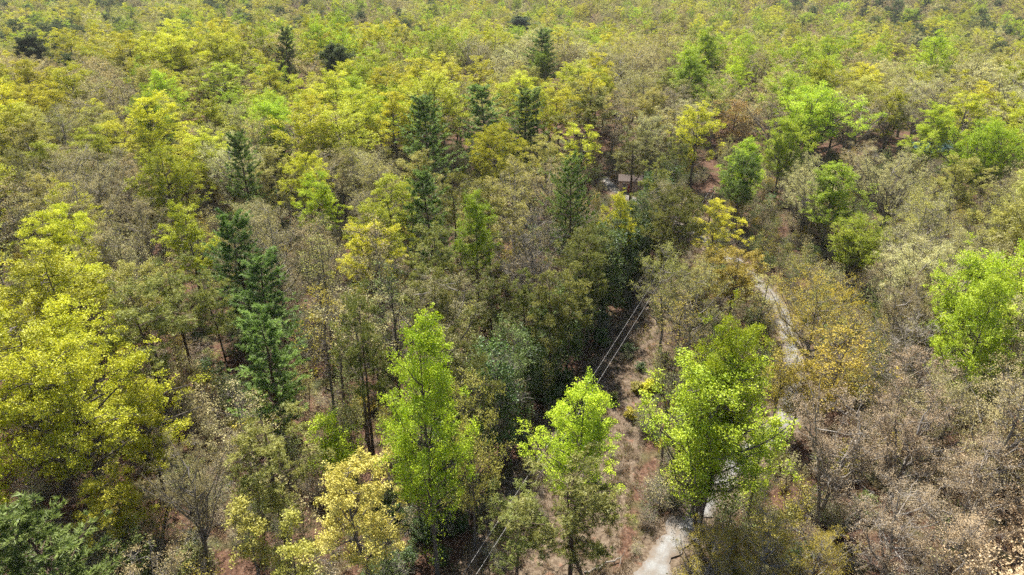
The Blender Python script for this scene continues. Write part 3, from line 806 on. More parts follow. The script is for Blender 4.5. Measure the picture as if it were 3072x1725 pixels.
# the trees one can pick out in the photo: shape, colour, crown top (2575-wide picture), height m, crown width (same picture), look, short name
HEROES = [
    ('poplar', 'L', 1055, 806, 28, 260, "tall cone-shaped lime green poplar with bare lower trunk beside the power-line cutting", "tall lime cone poplar"),
    ('vase', 'L', 1848, 798, 25, 235, "bright lime poplar behind another, its rounded crown rising beside the gravel drive", "rounded lime poplar by the drive"),
    ('vase', 'L', 1825, 900, 22, 375, "broad lime green poplar with a wide ragged crown beside the gravel drive", "broad lime poplar by the drive"),
    ('poplar', 'L', 1935, 1040, 15, 130, "small slender lime poplar leaning out over the gravel drive", "small lime poplar over the drive"),
    ('poplar', 'L', 1462, 968, 20, 225, "lime poplar with two-lobed top standing under the two power lines", "lime poplar under the wires"),
    ('olivepine', 'V', 1448, 1165, 17, 280, "thin olive pine with dark straight trunk in front of the clearing below the lime poplar", "olive pine before the clearing"),
    ('olivepine', 'V', 1300, 1235, 12, 190, "short olive pine with forked grey stems where the power lines vanish", "forked olive pine at the wires"),
    ('oak', 'Y', 130, 866, 21, 420, "large spreading yellow-green oak with layered boughs at the picture's lower left corner", "big yellow-green corner oak"),
    ('oak', 'Y', 330, 960, 16, 190, "yellow-green oak reaching from behind the big layered corner oak", "yellow oak behind the corner oak"),
    ('oak', 'Y', 255, 1205, 10, 190, "small bright yellow oak under the big layered corner oak", "small bright yellow oak"),
    ('whitepine', 'W', 70, 1275, 17, 300, "soft blue-green white pine seen from above at the bottom left corner", "corner white pine"),
    ('whitepine', 'W', 655, 782, 17, 170, "dark green white pine with dense cone of boughs, lowest of the column of pines", "lowest dense white pine"),
    ('whitepine', 'W', 640, 632, 18, 165, "light green white pine with ragged plumes, above the lowest dense pine", "light ragged white pine"),
    ('whitepine', 'W', 575, 528, 20, 150, "teal white pine just right of the round yellow oak", "teal white pine"),
    ('whitepine', 'W', 598, 333, 21, 105, "narrow dark white pine rising alone among olive oaks", "lone narrow white pine"),
    ('oak', 'Y', 450, 518, 18, 160, "round bright yellow oak with dark forked trunk beside the teal pine", "round yellow oak"),
    ('whitepine', 'W', 1070, 240, 23, 135, "tall white pine, first of the row of three dark pines in mid forest", "first of the three pines"),
    ('whitepine', 'W', 1217, 218, 22, 150, "full white pine, middle of the row of three dark pines in mid forest", "middle of the three pines"),
    ('whitepine', 'W', 1320, 222, 22, 125, "slim dark white pine, last of the row of three pines in mid forest", "last of the three pines"),
    ('whitepine', 'W', 1075, 425, 21, 130, "green white pine directly in front of the first of the three pines", "pine before the three pines"),
    ('whitepine', 'W', 1440, 405, 22, 170, "large shaggy white pine at the head of the dark cutting", "shaggy pine at the cutting"),
    ('poplar', 'L', 1195, 488, 20, 120, "slim cone of lime green poplar standing among grey bare trees", "slim lime cone"),
    ('oak', 'Y', 1250, 318, 18, 220, "bright yellow oak with domed crown in front of the three dark pines", "domed yellow oak"),
    ('olivepine', 'V', 1482, 195, 23, 250, "big brownish olive pine with broad thin crown behind the shaggy pine", "big brownish pine"),
    ('olivepine', 'V', 1600, 330, 17, 160, "olive pine with thin crown in front of the small wooden shed", "olive pine by the shed"),
    ('olivepine', 'W', 1868, 388, 17, 125, "dark green pine with visible trunk in front of a lime dome", "dark pine before the lime dome"),
    ('poplar', 'L', 1882, 352, 19, 110, "rounded lime poplar directly behind the dark green pine", "lime dome behind the pine"),
    ('vase', 'L', 2070, 215, 22, 270, "wide many-stemmed lime green tree with dark upright limbs", "many-stemmed lime tree"),
    ('sparse', 'R', 1850, 245, 16, 180, "russet brown budding tree with round crown beside the dark gap", "russet round tree"),
    ('poplar', 'L', 2370, 262, 20, 130, "pointed mid-green poplar in front of the teal metal roof", "pointed poplar by the roof"),
    ('vase', 'L', 2505, 300, 19, 190, "lime green tree with wide dome beyond the pointed poplar", "wide lime dome at the edge"),
    ('poplar', 'L', 2115, 408, 18, 140, "lime poplar with soft narrow crown among cream trees", "narrow lime among cream trees"),
    ('vase', 'L', 2172, 543, 14, 165, "low smooth dome of bright green above the tan budding wood", "low bright green dome"),
    ('poplar', 'L', 2510, 703, 22, 190, "tall lime poplar at the right edge over the pinkish wood", "edge lime poplar"),
    ('puff', 'C', 1190, 92, 19, 115, "pale cream flowering tree far up the slope", "far pale cream tree"),
    ('puff', 'C', 2270, 378, 17, 220, "broad creamy dome of fine blossom in front of the pointed poplar", "broad cream dome"),
    ('puff', 'C', 2050, 400, 17, 170, "pale cream-green dome between the lime trees", "cream dome between limes"),
    ('roundpine', 'D', 1308, 42, 22, 62, "dark round pine crown like a ball far up the slope", "dark ball pine"),
    ('roundpine', 'D', 70, 88, 21, 75, "dark low round pine far off among yellow oaks", "far dark round pine"),
    ('roundpine', 'D', 838, 112, 21, 75, "dark rounded pine half hidden by pale yellow oaks", "half hidden dark pine"),
    ('whitepine', 'W', 710, 68, 22, 66, "far blue-green pine with feathery top among yellow oaks", "far feathery pine"),
    ('whitepine', 'W', 1360, 74, 23, 115, "far blue-green pine with spreading plumes above a small lime dome", "far spreading pine"),
    ('vase', 'L', 1365, 128, 16, 66, "small round lime dome at the foot of the far spreading pine", "small far lime dome"),
    ('oak', 'Y', 1760, 262, 20, 130, "yellow oak with long dark leaning trunk beside the dark gap", "yellow oak with leaning trunk"),
    ('olivepine', 'V', 890, 732, 22, 160, "tall olive pine with long bare dark trunk left of the lime cone poplar", "tall bare-trunked pine"),
    ('olivepine', 'V', 330, 718, 19, 210, "spreading olive pine with dark trunk above the yellow corner oak", "spreading olive pine"),
    ('olivepine', 'V', 415, 655, 18, 160, "thin olive pine behind the spreading olive pine", "thin olive pine"),
    ('olivepine', 'V', 655, 1050, 17, 240, "wide flat-topped olive pine near the bottom seen from above", "flat-topped olive pine"),
    ('oak', 'E', 890, 1160, 17, 270, "creamy yellow tree with clustered blossom leaning towards the lime cone poplar", "creamy yellow tree"),
    ('oak', 'E', 605, 1250, 13, 130, "small cream-yellow oak with tufted twigs near the bottom edge", "small cream oak"),
    ('oak', 'E', 720, 1318, 12, 150, "cream-yellow oak at the bottom edge between two others", "bottom cream oak"),
    ('puff', 'T', 440, 1105, 15, 190, "tan budding tree with fine dense crown beside the yellow corner oak", "tan tree by the corner oak"),
    ('puff', 'T', 350, 1360, 12, 180, "tan budding tree with pale clusters at the bottom edge", "bottom tan tree"),
    ('puff', 'P', 2140, 1000, 16, 300, "pinkish tan budding tree with wide crown beside the drive", "wide pinkish tree by the drive"),
    ('puff', 'P', 2330, 985, 16, 260, "pinkish tan budding tree in the middle of the pinkish wood", "middle pinkish tree"),
    ('bud', 'P', 2480, 1110, 16, 240, "pinkish budding tree at the right edge below the lime poplar", "edge pinkish tree"),
    ('bud', 'P', 2300, 1210, 14, 260, "thin pink-tan tree over the large fallen logs", "pink-tan tree by the logs"),
    ('bud', 'P', 2460, 1290, 14, 240, "pink-tan budding tree at the bottom right corner", "corner pink-tan tree"),
    ('bud', 'O', 1800, 1310, 11, 190, "orange-gold young tree at the bottom edge beside the drive", "orange-gold tree by the drive"),
    ('bud', 'O', 1950, 1275, 12, 210, "full orange-gold young tree at the bottom edge, middle of three", "middle orange-gold tree"),
    ('bud', 'O', 2085, 1335, 11, 180, "orange-gold young tree at the bottom edge, farthest from the drive", "far orange-gold tree"),
    ('bud', 'O', 2080, 690, 16, 250, "orange-olive tree with broad airy crown across the drive", "airy orange-olive tree"),
    ('sparse', 'O', 2130, 820, 15, 220, "orange-olive tree in front of the broad airy one", "nearer orange-olive tree"),
    ('bud', 'y', 1690, 618, 17, 150, "yellow-olive tree where the power lines disappear", "yellow-olive tree at the wires"),
    ('bare', 'T', 1340, 535, 19, 190, "grey leafless tree with pale forked limbs beside the slim lime cone", "pale leafless tree"),
    ('bare', 'T', 1255, 880, 15, 150, "bare grey tree between the lime cone poplar and the dark cutting", "bare tree by the cutting"),
    ('sparse', 'y', 1178, 935, 21, 165, "thin-crowned tree with tall dark bare trunk beside the lime cone poplar", "thin tree by the lime cone"),
    ('sparse', 'O', 1990, 850, 13, 150, "half-bare tree with dark crooked limbs standing over the gravel drive", "crooked tree over the drive"),
    ('sapling', 'L', 820, 1045, 9, 115, "light green sapling below the tall bare-trunked pine", "light green sapling"),
    ('olivepine', 'V', 1715, 476, 18, 200, "brown-olive pine with thin crown between the shed and the drive", "brown-olive pine over the cutting"),
    ('oak', 'Y', 1808, 506, 14, 130, "small yellow oak leaning over the far end of the cutting", "small yellow oak at the cutting"),
    ('oak', 'Y', 1562, 488, 18, 95, "narrow yellow-green oak on the dark edge of the cutting", "narrow yellow oak at the cutting"),
    ('bud', 'y', 1765, 655, 16, 170, "olive tree between the power lines and the drive", "olive tree by the wires"),
    ('slim', 'O', 1720, 745, 15, 130, "dark-stemmed orange-olive tree beside the sunny cutting", "dark-stemmed tree by the cutting"),
    ('oak', 'O', 1862, 628, 13, 165, "orange-olive tree screening the bend of the drive", "orange tree at the bend"),
    ('slim', 'y', 1935, 672, 13, 90, "slender olive-yellow tree in the bend of the drive", "slender tree in the bend"),
    ('sparse', 'O', 2035, 905, 11, 120, "half-leafed orange-olive tree on the far verge of the drive", "half-leafed verge tree"),
    ('bare', 'T', 1760, 1150, 8, 130, "small bare grey tree on the verge below the broad lime poplar", "small bare verge tree"),
    ('vase', 'L', 1985, 292, 19, 140, "lime tree at the shoulder of the wide many-stemmed lime tree", "shoulder lime tree"),
    ('olivepine', 'V', 1230, 680, 16, 140, "olive-green pine in front of the slim lime cone", "pine before the slim lime cone"),
    ('olivepine', 'V', 1085, 560, 18, 130, "dull olive pine beside the slim lime cone", "dull pine beside the lime cone"),
    ('oak', 'L', 560, 160, 20, 150, "lush green-yellow oak, brightest in the upper forest", "lush upper oak"),
    ('oak', 'Y', 400, 370, 19, 190, "yellow-green oak with flat layered crown left of the narrow white pine", "layered yellow oak"),
    ('oak', 'L', 790, 440, 17, 120, "fresh green-yellow oak between two tan trees", "fresh green oak"),
    ('vase', 'L', 2030, 30, 20, 70, "far bright green tree, first of three on the skyline wood", "far bright green tree"),
    ('vase', 'L', 2290, 20, 22, 100, "far dense green tree on the wooded rise", "far dense green tree"),
    ('oak', 'Y', 2265, 110, 19, 190, "yellow-green oak with dark trunk among tan domes", "yellow oak among tan domes"),
]
for (shape, col, tx, ty, h, wd, lab, short) in HEROES:
    x, y = spot(tx * S, ty * S, h)
    f = y * COSP - (float(gz(x, y)) + h - CAM_H) * SINP
    plan(shape, col, x, y, h, min(0.5 * wd * S * f / FPX * (1.15 if shape == 'whitepine' else 1.0), (0.46 if shape not in ('whitepine', 'olivepine') else 0.34) * h), lab, short)
for t in TREES:
    t['hero'] = True
N_HERO = len(TREES)

# what grows where, read off the photo in 15 x 9 cells (letters: mix of leaf colours)
MIX = [
    "yYgT YYyT YyYT YLYT YyTL YyLT YyLO YyTC TYCy TCyT LLTy LTyL LLyT TyLC CTyC",
    "YyY yYT LYy LYTy YyYT YYyL YyY YyYy YYyT CTTy LTCy TOTL YyTL CTYC CTYC",
    "TyYy yTYy YyTY CyTy yTCY YyTY YyVy YyVy YVVT VyTO LOYV LCLy LCTC LCLC LyCT",
    "YyTy TyyG CYgG yyCT yTYO YTVy VVTT GTTG VVgg YVGT YTVO yLCV CyTL TCyC yCyT",
    "YyGT VTTG VGVT GTTG yTGO TGVg VVGT VGTG VVgG gVOV OyOG OOTG OTCG TyGC TyLT",
    "YYTG YVTV VGTG VGTG VGTV VGgV gGVG TGgG gGgG gVgG gyOG OGOT OOTG PGTG PTLG",
    "YYY YGTV TGVT VGGV gGVG gVGg gGVg gGGg gGVg gGgG ggGO PTTG PPTG PPGT PTGT",
    "YgT YTgG TTGg VVTg CYgG gCgG gGVg gVGV VgVg gVGg GyOT OGTG GPGT PGPG PPG",
    "Wgg TCTG CTgG CYgG CYgV CggG gGgV VgTG VTgG gGgG OOyO OOOT GOPG PPG PPP",
]
MIX = [r.split() for r in MIX]
BY_LETTER = {
    'Y': [('oak', 'Y', 17, 22)], 'y': [('oak', 'y', 16, 21), ('bud', 'y', 16, 21)], 'L': [('poplar', 'L', 19, 25), ('vase', 'L', 17, 22)],
    'T': [('bud', 'T', 15, 20), ('puff', 'T', 15, 19)], 'P': [('puff', 'P', 13, 17), ('bud', 'P', 13, 17)], 'C': [('puff', 'C', 15, 19)],
    'O': [('bud', 'O', 12, 17), ('sparse', 'O', 11, 16)], 'R': [('sparse', 'R', 13, 17)], 'G': [('bare', 'T', 13, 18), ('sparse', 'T', 14, 18)],
    'W': [('whitepine', 'W', 14, 20)], 'V': [('olivepine', 'V', 15, 20)], 'D': [('roundpine', 'D', 18, 21)], 'g': [('sapling', 'g', 6, 10), ('sapling', 'K', 5, 8), ('sparse', 'g', 10, 14)],
}
# places the photo shows through the crowns: drive, sunlit cutting, shed and roofs (2575-wide picture)
CLEAR = [(1905, 708, 16), (1968, 800, 16), (1985, 870, 20), (1990, 930, 20), (1992, 1000, 20), (1925, 1100, 24), (1870, 1150, 26), (1820, 1215, 22), (1730, 1310, 26), (1670, 1390, 34), (1640, 1430, 34),
         (1600, 850, 30), (1590, 930, 34), (1570, 1010, 40), (1590, 1100, 40), (1580, 1200, 40), (1500, 900, 34), (1470, 970, 30), (1550, 780, 22), (1570, 1330, 50), (1540, 1410, 60),
         (1300, 1150, 30), (1250, 1180, 24), (1400, 1080, 20), (1440, 900, 30),
         (1538, 455, 12), (1536, 472, 10), (1590, 462, 22), (1798, 470, 14), (1800, 420, 14), (1785, 400, 14), (2310, 352, 10), (2345, 362, 12), (2385, 372, 10), (1803, 450, 10)]
CLEAR_W = [(*spot(a * S, b * S), a * S, b * S, c * S) for a, b, c in CLEAR]
# trunks that stand free in the photo
for t in TREES[:N_HERO]:
    if t['short'] in ("tall bare-trunked pine", "tall lime cone poplar", "olive pine before the clearing", "spreading olive pine", "round yellow oak",
                      "thin tree by the lime cone", "dark pine before the lime dome", "big yellow-green corner oak", "yellow oak with leaning trunk"):
        for v_ in np.arange(t['v'] + 0.7 * (t['vb'] - t['v']), min(t['vg'], 590), 14):
            CLEAR_W.append((t['x'], t['y'], t['u'], float(v_), 7.0))


def blocks(u, v, vb, vg, wu, y, shape):
    """Would this tree hide a tree or place that the photo shows?"""
    for t in TREES[:N_HERO]:
        if y < t['y'] and abs(u - t['u']) < 0.34 * (wu + t['wu']) and v < t['v'] + 0.6 * (t['vb'] - t['v']) and vg > t['v']:
            return True
    for (cx, cy_, cu, cv, cr) in CLEAR_W:
        if y < cy_ and abs(u - cu) < cr + 0.36 * wu and v < cv + cr and vb > cv - cr:
            return True
    return False


def height_ok(x, y):
    return True


cand = []
yy = 33.0
row = 0
while yy < 900:
    step = 6.4 if yy < 100 else (9.4 if yy < 135 else (11.2 if yy < 330 else (11.8 if yy < 560 else 14.0)))
    half = 0.80 * yy + 26
    xx = -half + (row % 2) * step * 0.5
    while xx < half:
        cand.append((xx + rng.uniform(-0.36, 0.36) * step, yy + rng.uniform(-0.36, 0.36) * step))
        xx += step
    yy += step * 0.88
    row += 1
FILL = []
for (x, y) in cand:
    if in_cut(x, y, 1.2) or (y < 175 and road_dist(x, y)[0] < (3.2 if y < 112 else 2.0)):
        continue
    g0 = float(gz(x, y))
    u, v, f = project(x, y, g0 + 18)
    cu, cv = int(np.clip(u / IMG_W * 15, 0, 14)), int(np.clip(v / IMG_H * 9, 0, 8))
    letters = MIX[cv][cu]
    if y > 390:                                   # beyond the first ridge: mixed wood with more pine
        letters = "yTDCYgyYLT" if x < -60 or x > 250 else "yYTCYLyT"
    let = letters[int(rng.integers(0, len(letters)))]
    opts = BY_LETTER[let]
    shape, col, h0, h1 = opts[int(rng.integers(0, len(opts)))]
    if y > 260 and let == 'g':
        shape, col, h0, h1 = ('roundpine', 'D', 17, 20)
    h = rng.uniform(h0, h1) * (1.0 if y < 110 else rng.uniform(0.82, 1.15))
    r = DESIGN[shape][1] * h / DESIGN[shape][0] * (rng.uniform(0.98, 1.28) if y < 105 else (rng.uniform(1.1, 1.4) if y < 135 else rng.uniform(1.25, 1.62)))
    if 3 <= cv <= 7 and 0 <= cu <= 9 and y < 150 and let in 'TGyOCg' and rng.random() < 0.85:
        if rng.random() < 0.25:
            continue
        shape, h = 'slim', rng.uniform(16, 21)    # the open, tall-stemmed part of the wood
        col = {'T': 'T', 'G': 'T', 'y': 'y', 'O': 'O', 'C': 'y', 'g': 'g'}[let]
        r = 2.8 * h / 20 * rng.uniform(0.9, 1.3)
    near = False
    for t in TREES[:N_HERO]:
        dd = math.hypot(x - t['x'], y - t['y'])
        if dd < 0.52 * (r + t['r']):
            near = True
            break
    if near:
        continue
    u, v, f = project(x, y, g0 + h)
    bf = {'whitepine': 0.15, 'sapling': 0.2, 'olivepine': 0.42, 'roundpine': 0.6}.get(shape, 0.36)
    vb = project(x, y, g0 + h * bf)[1]
    vg = project(x, y, g0)[1]
    wu = 2 * r * FPX / f
    if blocks(u, v, vb, vg, wu, y, shape):
        # something lower may still stand here
        if rng.random() < 0.3:
            shape, col = 'sapling', ('g', 'K', 'T', 'g')[int(rng.integers(0, 4))]
            h = rng.uniform(3.5, 7.5); r = 2.2 * h / 8 * rng.uniform(0.9, 1.3)
            u, v, f = project(x, y, g0 + h)
            vb, wu = project(x, y, g0 + h * 0.2)[1], 2 * r * FPX / f
            if blocks(u, v, vb, vg, wu, y, shape):
                continue
        else:
            continue
    vis_w = min(u + wu / 2, IMG_W) - max(u - wu / 2, 0)
    vis_h = min(vb, IMG_H) - max(v, 0)
    area = max(vis_w, 0) * max(vis_h, 0)
    FILL.append((area, shape, col, x, y, h, r))
FILL.sort(key=lambda a: -a[0])
N_TREES = 300
# the dark evergreen edge that shades the near side of the cutting
for k, a_ in enumerate(np.arange(6, 104, 4.6)):
    c_ = -9.6 + rng.uniform(-1.0, 0.9)
    x, y = WIRE_A + WDIR * (a_ + rng.uniform(-1, 1)) + WNRM * c_
    sh_, co_, hh = [('sapling', 'K', 12.5), ('olivepine', 'V', 17), ('sapling', 'K', 14), ('sparse', 'g', 15)][k % 4]
    hh *= rng.uniform(0.9, 1.12)
    plan(sh_, co_, float(x), float(y), hh, DESIGN[sh_][1] * hh / DESIGN[sh_][0] * (0.95 if sh_ == 'sapling' else 1.1))
_nf = N_TREES - len(TREES)
for a in FILL[:_nf]:
    plan(*a[1:])
REST = FILL[_nf:]

# ---- labels: a look, and the landmark tree it stands by
LOOK = {('poplar', 'L'): "lime green poplar", ('vase', 'L'): "lime green many-stemmed tree", ('oak', 'Y'): "yellow-green oak", ('oak', 'y'): "dull olive-yellow oak", ('bud', 'y'): "olive-yellow budding tree",
        ('bud', 'T'): "tan budding tree", ('puff', 'T'): "tan dome-shaped tree", ('bud', 'P'): "pinkish budding tree", ('puff', 'P'): "pinkish dome-shaped tree", ('puff', 'C'): "pale cream tree",
        ('bud', 'O'): "orange-olive tree", ('sparse', 'O'): "thin orange-olive tree", ('sparse', 'R'): "russet tree", ('bare', 'T'): "bare grey tree", ('sparse', 'T'): "half-bare grey-tan tree",
        ('whitepine', 'W'): "blue-green white pine", ('olivepine', 'V'): "thin olive pine", ('roundpine', 'D'): "dark round pine", ('sapling', 'g'): "green sapling", ('sapling', 'K'): "dark green sapling",
        ('sapling', 'T'): "tan sapling", ('sparse', 'g'): "thin green tree", ('slim', 'T'): "slender grey-tan tree", ('slim', 'y'): "slender olive-yellow tree", ('slim', 'O'): "slender orange-olive tree", ('slim', 'g'): "slender green tree"}
GROUP = {'poplar_tree': "lime green poplars in the spring wood", 'oak_tree': "oaks leafing out in the spring wood", 'budding_tree': "budding trees of the spring wood",
         'bare_tree': "bare grey trees of the spring wood", 'pine_tree': "pines scattered through the wood", 'sapling': "saplings under the trees"}
ORD = ["", "second ", "third ", "fourth ", "fifth ", "sixth ", "seventh ", "eighth ", "ninth ", "tenth ", "eleventh ", "twelfth ", "thirteenth ", "fourteenth ", "fifteenth ", "sixteenth "] + [f"{k}th " for k in range(17, 60)]
_by = {}
for t in TREES[N_HERO:]:
    L_ = min((q for q in TREES[:N_HERO]), key=lambda q: (q['u'] - t['u']) ** 2 + (q['v'] - t['v']) ** 2)
    du, dv = t['u'] - L_['u'], t['v'] - L_['v']
    rel = ("left of" if du < 0 else "right of") if abs(du) > abs(dv) else ("beyond" if dv < 0 else "in front of")
    _by.setdefault((LOOK[(t['shape'], t['col'])], rel, L_['short']), []).append((math.hypot(du, dv), t))
for (look, rel, short), lst in _by.items():
    lst.sort(key=lambda a: a[0])
    for i, (_, t) in enumerate(lst):
        t['label'] = f"{look} {rel} the {short}" if len(lst) == 1 else f"{ORD[i] or 'first '}{look} {rel} the {short}"


def put_tree(t):
    nm = TREE_NAME[t['shape']]
    H0, R0 = DESIGN[t['shape']]
    bespoke = t.get('hero') and (t['r'] / R0 > (1.22 if 'pine' not in t['shape'] else 1.45) or t['r'] / R0 < 0.6) and t['y'] < 150
    w, l = own_mesh(t['shape'], 7000 + int(t['u']), t['h'], t['r']) if bespoke else shape_mesh(t['shape'], t['var'])
    root = bpy.data.objects.new(nm, None)
    scene.collection.objects.link(root)
    root.empty_display_size = 0.5
    root.location = (t['x'], t['y'], float(gz(t['x'], t['y'])) - 0.12)
    root.scale = (1, 1, 1) if bespoke else (t['r'] / R0, t['r'] / R0, t['h'] / H0)
    root.rotation_euler = (0, 0, t['rot'])
    root["label"], root["category"], root["group"] = t['label'], TREE_CAT[nm], GROUP[nm]
    link("trunk", w, root)
    c = link("crown", l, root)
    c.material_slots[0].link = 'OBJECT'
    c.material_slots[0].material = LEAF[t['col']]
    return root


for t in TREES:
    put_tree(t)


# ------------------------------------------------------------------ the far wood and the undergrowth: uncountable, one object each
def scatter(name, label, cat, pts, protos):
    """One mesh of points; a node group sets a prototype on each. pts rows: x, y, z, proto, rotation, scale xy, scale z."""
    coll = bpy.data.collections.new(name + "_kinds")
    for i, (wl_, mats) in enumerate(protos):
        g = wl_
        o = bpy.data.objects.new(f"{name}_kind_{i:03d}", g)
        coll.objects.link(o)
        for k, m in enumerate(mats):
            o.material_slots[k].link = 'OBJECT'
            o.material_slots[k].material = m
    P = np.array(pts)
    me = bpy.data.meshes.new(name)
    me.vertices.add(len(P))
    me.vertices.foreach_set("co", P[:, :3].astype(np.float32).ravel())
    for nm, typ, arr in (("kind_index", 'INT', P[:, 3].astype(np.int32)), ("turn", 'FLOAT', P[:, 4].astype(np.float32))):
        a = me.attributes.new(nm, typ, 'POINT'); a.data.foreach_set("value", arr)
    a = me.attributes.new("size", 'FLOAT_VECTOR', 'POINT')
    a.data.foreach_set("vector", np.column_stack([P[:, 5], P[:, 5], P[:, 6]]).astype(np.float32).ravel())
    ob = link(name, me)
    ob["kind"] = "stuff"; ob["label"] = label; ob["category"] = cat
    ng = bpy.data.node_groups.new(name + "_nodes", 'GeometryNodeTree')
    ng.interface.new_socket("Geometry", in_out='INPUT', socket_type='NodeSocketGeometry')
    ng.interface.new_socket("Geometry", in_out='OUTPUT', socket_type='NodeSocketGeometry')
    N, Lk = ng.nodes.new, ng.links.new
    gi, go = N("NodeGroupInput"), N("NodeGroupOutput")
    ci = N("GeometryNodeCollectionInfo"); ci.inputs["Collection"].default_value = coll
    ci.inputs["Separate Children"].default_value = True; ci.inputs["Reset Children"].default_value = True
    ip = N("GeometryNodeInstanceOnPoints"); ip.inputs["Pick Instance"].default_value = True

    def attr(nm, typ):
        n_ = N("GeometryNodeInputNamedAttribute"); n_.data_type = typ; n_.inputs["Name"].default_value = nm
        return n_.outputs["Attribute"]
    Lk(gi.outputs[0], ip.inputs["Points"]); Lk(ci.outputs[0], ip.inputs["Instance"])
    Lk(attr("kind_index", 'INT'), ip.inputs["Instance Index"])
    cx = N("ShaderNodeCombineXYZ"); Lk(attr("turn", 'FLOAT'), cx.inputs[2])
    er = N("FunctionNodeEulerToRotation"); Lk(cx.outputs[0], er.inputs[0])
    Lk(er.outputs[0], ip.inputs["Rotation"])
    Lk(attr("size", 'FLOAT_VECTOR'), ip.inputs["Scale"])
    Lk(ip.outputs[0], go.inputs[0])
    md = ob.modifiers.new("scatter", 'NODES'); md.node_group = ng
    return ob


_PROTO_MESH = {}


def proto_mesh(shape, var, lod):
    key = (shape, var, lod)
    if key not in _PROTO_MESH:
        fn, nv, kw, bark = SHAPES[shape]
        sd = sum(ord(ch) for ch in shape) * 13 + var * 101
        w, l = fn(sd, lod=lod, **dict(kw, **FAR_TWEAK.get(shape, {})))
        g = Geo()
        off = 0
        for k, src in enumerate((w, l)):
            n0 = g.n
            V = np.concatenate(src.v); R_ = np.concatenate(src.r)
            q = np.concatenate(src.q) if src.q else None
            tr_ = np.concatenate(src.t) if src.t else None
            g.add(V, quads=q, tris=tr_, rnd=R_, mat=k)
        _PROTO_MESH[key] = g.mesh(shape + "_far", [BARK[bark], LEAF['g']])
    return _PROTO_MESH[key]


kinds, plist, pts = {}, [], []
for (_, shape, col, x, y, h, r) in REST:
    var = int(rng.integers(0, 2))
    key = (shape, col, var)
    if key not in kinds:
        kinds[key] = len(plist)
        plist.append((proto_mesh(shape, var, 1), [BARK[SHAPES[shape][3]], LEAF[col]]))
    H0, R0 = DESIGN[shape]
    grow = 1.0
    pts.append((x, y, float(gz(x, y)) - 0.15, kinds[key], rng.uniform(0, 6.283), r / R0 * grow, h / H0))
scatter("distant_forest", "mass of mixed spring woodland stretching to the far slope", "forest", pts, plist)
print("trees", len(TREES), "rest", len(REST))
# ------------------------------------------------------------------ undergrowth and dry grass
def brush_mesh(kind, seed):
    fn, kw, bark = BRUSH[kind]
    w, l = fn(seed, **kw)
    g = Geo()
    for k, src in enumerate((w, l)):
        V = np.concatenate(src.v); R_ = np.concatenate(src.r)
        g.add(V, quads=np.concatenate(src.q) if src.q else None, tris=np.concatenate(src.t) if src.t else None, rnd=R_, mat=k)
    return g.mesh(kind, [BARK[bark], LEAF['g']])


brng = np.random.default_rng(99)
bm_ = {k: [brush_mesh(k, 500 + 7 * i) for i in range(2)] for k in BRUSH}
protos, pidx = [], {}
for kind, cols_ in (('twigbush', 'TPg'), ('leafbush', 'gKVTOy'), ('pole', 'gTOy')):
    for c in cols_:
        pidx[(kind, c)] = []
        for me in bm_[kind]:
            pidx[(kind, c)].append(len(protos))
            protos.append((me, [BARK[BRUSH[kind][2]], LEAF[c]]))
CELL_BRUSH = {}
pts = []
for _ in range(6500):
    y = math.sqrt(brng.uniform(34 ** 2, 185 ** 2))
    x = brng.uniform(-1, 1) * (0.8 * y + 8)
    if (in_cut(x, y, -0.6) and brng.random() > 0.6) or road_dist(x, y)[0] < 2.0:
        continue
    g0 = float(gz(x, y))
    kind, c = [('twigbush', 'T'), ('twigbush', 'P'), ('twigbush', 'g'), ('leafbush', 'g'), ('leafbush', 'K'), ('leafbush', 'V'), ('leafbush', 'T'), ('pole', 'g'), ('pole', 'T'), ('pole', 'O'), ('pole', 'y'), ('leafbush', 'O')][
        int(brng.choice(12, p=[.32, .14, .16, .05, .04, .03, .02, .07, .08, .03, .03, .03]))]
    a_, c_ = cut_pos(x, y)
    if in_cut(x, y, -0.6):
        kind, c = 'twigbush', ('T', 'g', 'P')[int(brng.integers(0, 3))]
    elif -15 < c_ < -6 and a_ < 105 and brng.random() < 0.7:
        kind, c = 'leafbush', 'K'
    s_ = brng.uniform(0.22, 0.8) if kind != 'pole' else brng.uniform(0.5, 1.05)
    if in_cut(x, y, -0.6):
        s_ *= 0.5
    hh = BRUSH[kind][1]['H'] * s_
    u, v, f = project(x, y, g0 + hh)
    if u < -60 or u > 1084 or v > 640:
        continue
    bad = False
    for (cx_, cy_, cu, cv, cr) in CLEAR_W:
        if y < cy_ + 0.5 and abs(u - cu) < cr + 4 and v < cv + cr * 0.6 and project(x, y, g0)[1] > cv - cr:
            bad = True
            break
    if bad:
        continue
    pts.append((x, y, g0 - 0.05, pidx[(kind, c)][int(brng.integers(0, 2))], brng.uniform(0, 6.283), s_ * brng.uniform(0.85, 1.3), s_))
print("brush", len(pts))
scatter("undergrowth", "grey twiggy brush and low green shrubs under the trees", "undergrowth", pts, protos)


def grass_mesh(seed, n=26, h=0.75):
    r = np.random.default_rng(seed)
    g = Geo()
    C = np.column_stack([r.normal(0, 0.22, (n, 2)), np.zeros(n)])
    D = np.column_stack([r.normal(0, 0.35, (n, 2)), np.ones(n)])
    needle_tris(g, r, C, D, h, 0.05, 0.2, 0.0)
    return g


